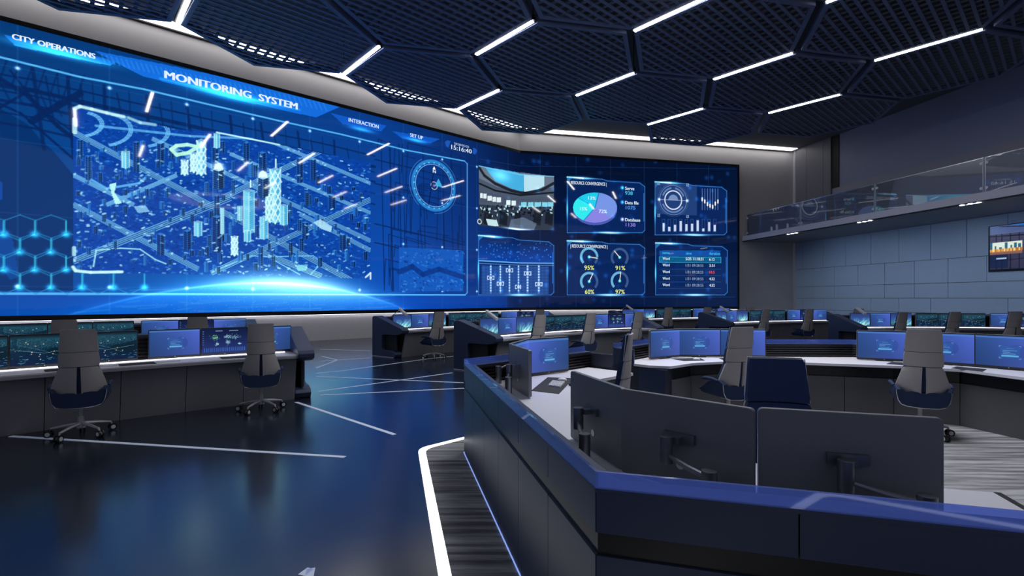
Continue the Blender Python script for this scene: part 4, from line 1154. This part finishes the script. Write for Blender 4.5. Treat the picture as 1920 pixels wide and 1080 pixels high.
# items on those desks
def slab(name,poly,z,t,material,label,cat,group=None,bevel=0.):
    c=sum((V2(p) for p in poly),Vector((0,0)))/len(poly)
    o=MB().prism([V2(p)-c for p in poly],0,t).build(name,material,bevel=bevel); o.location=(c.x,c.y,z); tag(o,label,cat,group); return o
def q(px,py): p=gp(px,py,.795); return (p.x,p.y)
slab('desk_mat',[q(996,732),q(1027,707),q(1076,709),q(1048,738)],.7905,.004,M_mat,'dark desk mat under white keyboard on the foreground console','desk mat')
kb=empty('keyboard',(.62,5.52,.7955)); 
kp=[V2(q(1028,723.5)),V2(q(1036,715)),V2(q(1059,717.5)),V2(q(1050,727))]; cc_k=sum(kp,Vector((0,0)))/4; kb.location=(cc_k.x,cc_k.y,.7955)
MB().prism([p-cc_k for p in kp],0,.012).build('keyboard_base',M_white,kb)
ks=MB()
for i in range(9):
    for j in range(4):
        u0,u1=(i+.15)/9,(i+.85)/9; w0,w1=(j+.15)/4,(j+.8)/4
        def bl(u,w): return (kp[0]*(1-w)+kp[1]*w)*(1-u)+(kp[3]*(1-w)+kp[2]*w)*u-cc_k
        ks.prism([bl(u0,w0),bl(u1,w0),bl(u1,w1),bl(u0,w1)],.012,.017)
ks.build('keys',mat('key_grey',(.55,.56,.6,1),.5),kb)
tag(kb,'white keyboard on a dark mat on the foreground console','keyboard')
def mouse(x,y,label,rz=0.,z=.7955):
    rings=[]
    for k,(t,s) in enumerate(((0,1),(.4,.97),(.75,.8),(1,.35))):
        rings.append([Vector((.055*s*math.cos(a),.032*s*math.sin(a),.03*t)) for a in [2*math.pi*i/16 for i in range(16)]])
    o=MB().loft(rings).build('mouse',M_white,smooth=True); o.location=(x,y,z); o.rotation_euler=(0,0,rz); tag(o,label,'mouse')
mp=gp(1054,712.5,.80); mouse(mp.x,mp.y,'white mouse beside the white keyboard on dark mat')
pd=gp(1079,722,.795); o=MB().disc((0,0,.012),(0,0,1),.075,.024,24).build('round_dock',M_black,smooth=True); o.location=(pd.x,pd.y,.7905); tag(o,'round black puck on desk, cut off by a monitor back','dock')
slab('desk_mat',[q(1258,672),q(1312,671),q(1322,675.5),q(1282,676.5)],.7905,.004,M_mat,'dark mat with mouse before the second blue monitor across the carpet','desk mat')
mp=gp(1306,673.3,.80); mouse(mp.x,mp.y,'tiny white mouse on the mat across the carpet')
slab('desk_mat',[q(1348,671),q(1392,670),q(1402,674),q(1356,675)],.7905,.004,M_mat,'dark mat partly behind the chair inside the blue-glass console','desk mat')
slab('desk_mat',[q(1662,682),q(1672,678.5),q(1720,681),q(1712,685.5)],.7905,.004,M_mat,'dark mat left of the slotted chair back, across the carpet','desk mat')
slab('desk_mat',[q(1783,690),q(1794,687),q(1850,692),q(1842,696.5)],.7905,.004,M_mat,'dark mat right of the slotted chair back, across the carpet','desk mat')

# ------------------------------------------------------------------ floor: carpet, LED outline, pale lines
HEXP=[K2,K1,V2((2.28,8.42)),V2((6.2,8.7)),V2((9.2,5.2)),V2((8.4,-1.0)),V2((1.4,-1.0))]
def close_offset(P,d):
    n=len(P); out=[]
    for i in range(n):
        a,b,c=P[i-1],P[i],P[(i+1)%n]
        t1=(b-a).normalized(); t2=(c-b).normalized(); n1=Vector((-t1.y,t1.x)); n2=Vector((-t2.y,t2.x)); bb_=(n1+n2).normalized()
        out.append(b+bb_*(d/bb_.dot(n1)))
    return out
def rpath(P,r=.14,n=4):
    out=[]
    m_=len(P)
    for i in range(m_):
        a,b,c=P[i-1],P[i],P[(i+1)%m_]; u=(a-b).normalized()*r; w=(c-b).normalized()*r
        for k in range(n+1):
            t=k/n; out.append((b+u)*(1-t)**2+b*2*t*(1-t)+(b+w)*t*t)
    return out
cin=rpath(close_offset(HEXP,.42)); cout=rpath(close_offset(HEXP,.50))
carpet=MB().prism(cin,0,.008).build('carpet',M_carpet); tag(carpet,'grey streaked carpet bordered by a white light line','carpet')
lm=MB()
for i in range(len(cin)):
    j=(i+1)%len(cin); lm.prism([cin[i],cin[j],cout[j],cout[i]],0,.010)
o=lm.build('floor_light_strip',M_led); tag(o,'glowing white line light set in floor around the carpet','light strip')
FL=[((20,818),(647,857)),((555,754),(740,815)),((600,655),(694,657.7)),((593,700),(640,695.6)),((640,695.6),(801,673)),((801,673),(850,668)),
    ((593,706),(869,717.7)),((597,734),(848,699)),((600,741),(870,728)),((603,668),(633,675)),((633,675),(593,690)),((600,677.5),(694,671)),((1100,698),(1145,684)),((565,1079),(583,1066)),((583,1066),(577,1095))]
lines=MB()
for k,(a,b) in enumerate(FL):
    p,q_=gp(*a),gp(*b); t=(q_-p).normalized(); w=Vector((-t.y,t.x,0))*(.030 if k<2 else .026)
    lines.prism([(p+w)[:2],(q_+w)[:2],(q_-w)[:2],(p-w)[:2]],.0005,.003)
o=lines.build('floor_inlay_lines',M_line); struct(o,'pale thin lines inlaid in the polished floor')

# ------------------------------------------------------------------ hexagonal ceiling
H=8.05; ZH=EYE+H
L1=Vector((-.641,2.1185)); va=Vector((.465,.416)); vb=Vector((.605,-.182))
al=(va.normalized()); ll=Vector((-al.y,al.x))      # bars along al, slats along ll
VH=[(va+vb)/3,(2*va-vb)/3,(va-2*vb)/3*-1*-1,-(va+vb)/3,-(2*va-vb)/3,-(va-2*vb)/3]
VH=sorted([(va+vb)/3,(2*va-vb)/3,(2*vb-va)/3,-(va+vb)/3,-(2*va-vb)/3,-(2*vb-va)/3],key=lambda v:math.atan2(v.y,v.x))
def clip_line(p,d,poly):
    lo,hi=-1e9,1e9
    n=len(poly)
    for i in range(n):
        a,b=poly[i],poly[(i+1)%n]; e=b-a; nn=Vector((-e.y,e.x))   # inside for ccw
        den=nn.dot(d); num=nn.dot(a-p)
        if abs(den)<1e-9:
            if num>0: return None
            continue
        t=num/den
        if den>0: lo=max(lo,t)
        else: hi=min(hi,t)
    return (lo,hi) if hi>lo+.02 else None
RN={1:'the row nearest the screen corner',2:'the row above the back wall',0:'the middle row',-1:'the row above the aisle',-2:'the row nearest the viewer'}
def hexpanel(i,j,label):
    c=(L1+va*(i+.5)+vb*j)*H
    root=empty('ceiling_panel',(c.x,c.y,ZH))
    outer=[v*H*.955 for v in VH]; inner=[v*H*.955*.945 for v in VH]
    mb=MB()
    for k in range(6):
        mb.prism([outer[k],outer[(k+1)%6],inner[(k+1)%6],inner[k]],0,.20)
    mb.build('frame',M_hex,root)
    bars=MB(); slats=MB()
    for k in range(-14,15):
        p=ll*(k*.262); iv=clip_line(p,al,inner)
        if iv:
            m_=(iv[0]+iv[1])/2; cc2=p+al*m_
            bars.box((cc2.x,cc2.y,.02),(iv[1]-iv[0],.085,.03),math.atan2(al.y,al.x))
    for k in range(-11,12):
        p=al*(k*.30); iv=clip_line(p,ll,inner)
        if iv:
            m_=(iv[0]+iv[1])/2; cc2=p+ll*m_
            slats.box((cc2.x,cc2.y,.045),(iv[1]-iv[0],.10,.016),math.atan2(ll.y,ll.x))
    bars.build('lattice_bars',M_hex,root); slats.build('lattice_slats',M_hexd,root)
    tag(root,label,'ceiling panel','hexagonal ceiling panels')
def strip_light(i,j,label):
    c=(L1+va*i+vb*j)*H; root=empty('strip_light',(c.x,c.y,ZH),math.atan2(ll.y,ll.x)); Ls=.335*H
    MB().box((0,0,.075),(Ls,.20,.12)).build('housing',M_black2,root)
    MB().box((0,0,.005),(Ls-.03,.105,.03)).build('diffuser',M_light,root)
    for sx in (-1,1):
        c_=MB().tube([(sx*Ls/2,0,.1),(sx*Ls/2,0,ZC-ZH)],.012,6); c_.disc((sx*Ls/2,0,.10),(0,0,1),.07,.16,8); c_.build('suspension_rod',M_black,root)
    tag(root,label,'light','linear ceiling lights')
hexes=[(2,1),(2,2),(1,0),(1,1),(1,2),(1,3),(0,0),(0,1),(0,2),(0,3),(0,4),(-1,0),(-1,1),(-1,2),(-1,3),(-1,4),(-2,0),(-2,1),(-2,2),(-2,3),(-3,0),(-3,1),(-3,2)]
cnt={}
for i,j in hexes:
    k=cnt.get(i,0); cnt[i]=k+1
    hexpanel(i,j,f'dark hexagonal lattice ceiling panel, {ORD[k]} from left in {RN.get(i,"the row over the viewer")}')
cnt={}
for i in (2,1,0,-1,-2):
    for j in range(0,5):
        if (i,j) in hexes and (i-1,j) in hexes:
            k=cnt.get(i,0); cnt[i]=k+1
            strip_light(i,j,f'white ceiling strip light, {ORD[k]} from left by {RN[i]}')
# big ring lamp, only its rim reaches the picture
rl=empty('ring_lamp',(3.3,7.62,8.2)); Rr_=3.25
def ringband(r0,r1,z0,z1,n=64):
    mb=MB(); pr=[(r0,z0),(r1,z0),(r1,z1),(r0,z1)]
    vs=[];fs=[]
    for k in range(n):
        t=2*math.pi*k/n; vs+=[(r*math.cos(t),r*math.sin(t),z) for r,z in pr]
    for k in range(n):
        for i in range(4):
            a=k*4+i;b=k*4+(i+1)%4;c=((k+1)%n)*4+(i+1)%4;d=((k+1)%n)*4+i; fs.append((a,d,c,b))
    return mb.add(vs,fs)
ringband(Rr_-.10,Rr_,-.02,.22).build('rim',M_alud,rl,smooth=True)
ringband(Rr_-1.3,Rr_-.14,.02,.06).build('diffuser',M_ring,rl)
mb=MB()
for k in range(3):
    t=math.radians(30+120*k); mb.tube([((Rr_-.05)*math.cos(t),(Rr_-.05)*math.sin(t),.2),((Rr_-.05)*math.cos(t),(Rr_-.05)*math.sin(t),ZC-8.15)],.012,6)
mb.build('suspension_cable',M_black,rl)
tag(rl,'large round ceiling lamp whose rim dips into the top edge','lamp')

def area_lamp(name,loc,size,power,spread,col,parent,rot=(0,0,0),shape='DISK'):
    l=bpy.data.lights.new(name,'AREA'); l.shape=shape; l.size=size; l.energy=power; l.spread=math.radians(spread); l.color=col
    o=bpy.data.objects.new(name,l); COL.objects.link(o); o.location=loc; o.rotation_euler=rot; o.parent=parent
    return o
area_lamp('downlight_source',(0,0,.0),4.6,235,105,(.93,.94,1),rl)
# ------------------------------------------------------------------ balcony
def onE(s,z,d=0.): p=E0+DW*s+NW*d; return Vector((p.x,p.y,z))
bal=empty('balcony_slab',onE(0,0))
def finb(o): o.matrix_parent_inverse=Matrix.Translation(-bal.location); return o
def qd(s0,s1,da,db):
    # from edge line (da outwards) to wall plane
    a,b=onE(s0,0,da),onE(s1,0,da)
    c,d=onE(s1,0,db),onE(s0,0,db)
    return [(a.x,a.y),(b.x,b.y),(c.x,c.y),(d.x,d.y)]
depth=-(W0-E0).dot(NW)
bal_len=30
o=MB().prism(qd(-.0,bal_len,0,-depth),5.27,5.56).build('balcony_floor_slab',M_slab); struct(o,'white balcony slab along the right wall')
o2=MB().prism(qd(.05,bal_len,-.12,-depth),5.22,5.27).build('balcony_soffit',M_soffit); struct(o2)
bpy.data.objects.remove(bal)
o3=MB().prism(qd(0.,bal_len,-.0,-.12),5.235,5.27).build('trim_3',M_black2); struct(o3)
posts=[.25,4.54,8.83,13.13,17.42,21.7]
for k in range(len(posts)-1):
    s0,s1=posts[k]+.05,posts[k+1]-.05
    r=empty('glass_balustrade',onE((s0+s1)/2,5.56,-.10))
    def fb(o): o.matrix_parent_inverse=Matrix.Translation(-r.location); return o
    fb(MB().prism(qd(s0,s1,-.10,-.112),5.57,6.80).build('glass_pane',M_glassr,r))
    fb(MB().prism(qd(s0,s1,-.098,-.114),6.80,6.83).build('handrail',M_chrome,r))
    for s_ in (s0+.04,s1-.04):
        for z in (5.72,6.62):
            p=onE(s_,z,-.098); fb(MB().disc(p,(NW.x,NW.y,0),.055,.04,12).build('glass_clamp',M_trimw,r))
    tag(r,'clear balcony glass panel, '+(ORD[k]+' from the back-wall end, above the tiled wall'),'balustrade','balcony glass panels')
for k,s_ in enumerate(posts[1:]):
    p=onE(s_,6.2,-.106); pr=MB()
    for o_ in (-.035,.035):
        p=onE(s_+o_,6.2,-.106); pr.box((0,0,0),(.03,.02,1.27),0,Matrix.Translation(p)@Matrix.Rotation(math.atan2(DW.y,DW.x),4,'Z'))
    o=pr.build('balustrade_post',M_alu); tag(o,f'thin twin metal balcony post, {ORD[k]} from the back-wall end','post','balcony posts')
for k,s_ in enumerate((4.0,8.35,12.7)):
    r=empty('downlight',onE(s_,5.235,-.5))
    for t in (-.28,0,.28):
        p=onE(s_+t,5.225,-.06)-r.location; MB().disc(p,(0,0,1),.07,.02,14).build('lamp',M_spot,r)
    b_=onE(s_,5.245,-.06)-r.location
    MB().box(b_,(.85,.16,.01),math.atan2(DW.y,DW.x)).build('housing',M_black,r)
    pp=onE(s_,5.20,-.06)-r.location
    area_lamp('spot_source',pp,.35,24,120,(.62,.80,1),r,rot=Vector((NW.x*-1,NW.y*-1,-1.2)).to_track_quat('-Z','Y').to_euler())
    tag(r,f'triple spot fitting under the balcony edge, {ORD[k]} from the back-wall end','light','balcony spots')

# wall television
def tvpic():
    w,h=3.3,1.80
    c=Canvas(-w/2,w/2,0,h,.02,.02); X,Z=np.meshgrid(c.S/w+.5,c.Z/h)
    c.map=lambda x,y:((x-.5)*w,(1-y)*h)
    c.a[:]=ramp(1-Z,[0,.3,.6,1],[(66,84,132),(92,104,150),(52,60,92),(24,30,52)])
    c.poly([(.18,0),(1,0),(1,.16),(.6,.10)],(20,110,200),1.); c.line((.1,.02),(1,.19),.03,(18,22,34))
    for k in range(60): x=rng.uniform(.4,1);c.line((x,.0),(x+.02,.05),.02,(90,200,250),.5)
    c.rect(0,.2,.36,1,(60,58,84),.8)
    for x in (.07,.13,.22,.31): c.line((x,.2),(x,1),.03,(14,16,26))
    c.line((0,.23),(.36,.26),.04,(14,16,26)); c.line((0,.82),(.36,.78),.02,(14,16,26))
    c.rect(0,.38,.34,.62,(225,240,225),1.)
    for x,w2,h2 in ((.0,.03,.2),(.05,.02,.12),(.1,.03,.09),(.16,.03,.19),(.22,.02,.12),(.26,.03,.16),(.3,.03,.14)): c.rect(x,.38+.2-h2,x+w2,.58,(30,90,120),.9)
    c.rect(0,.54,.34,.60,(250,180,70),.95); c.rect(0,.60,.34,.66,(150,100,80),.9)
    for k in range(40): x=rng.uniform(0,.34);c.rect(x,.53,x+.01,.6,(255,230,150) if rng.random()<.5 else (190,110,50),.9)
    c.rect(0,.66,.2,.97,(20,34,70),.8); c.rect(.07,.74,.18,.77,(190,210,250),.9)
    o=grid_mesh('display',c,lambda s,z,d:np.stack([s,np.full_like(s,-.02),z],1),np.ones((c.H,c.W),bool),M_mon,False,0)
    me=o.data; bpy.data.objects.remove(o); return me
tc_=onW(10.78+1.72,0,.03)
tv=empty('television',(tc_.x,tc_.y,2.86)); tv.rotation_euler=(0,0,math.atan2(DW.y,DW.x))
MB().box((0,-.03,.96),(3.44,.06,1.92)).build('frame',M_black,tv,bevel=.01)
d=bpy.data.objects.new('display',tvpic()); COL.objects.link(d); d.parent=tv; d.location=(0,-.045,.09)
MB().box((0,.0,.96),(.8,.05,.6)).build('wall_bracket',M_black2,tv)
tag(tv,'wide wall television showing a sunset city, on the tiled wall','television')

# ------------------------------------------------------------------ camera, world
w=bpy.data.worlds.new('World'); SC.world=w; w.use_nodes=True
bg=w.node_tree.nodes['Background']; bg.inputs[0].default_value=(.50,.53,.66,1); bg.inputs[1].default_value=.33
cam=bpy.data.cameras.new('Camera'); co=bpy.data.objects.new('Camera',cam); COL.objects.link(co)
co.location=(0,0,EYE); co.rotation_euler=(math.pi/2,0,0)
cam.sensor_width=36; cam.lens=36*F/1920; cam.shift_y=(HY-540)/1920; cam.clip_start=.05; cam.clip_end=200
SC.camera=co
SC.cycles.max_bounces=6; SC.cycles.diffuse_bounces=3; SC.cycles.glossy_bounces=3; SC.cycles.transmission_bounces=2
SC.cycles.use_adaptive_sampling=True; SC.cycles.adaptive_threshold=.03
SC.cycles.transparent_max_bounces=10; SC.cycles.caustics_reflective=False; SC.cycles.caustics_refractive=False
SC.view_settings.view_transform='Standard'; SC.view_settings.look='None'
SC.view_settings.exposure=0.; SC.view_settings.gamma=1.
SC.view_settings.use_curve_mapping=False
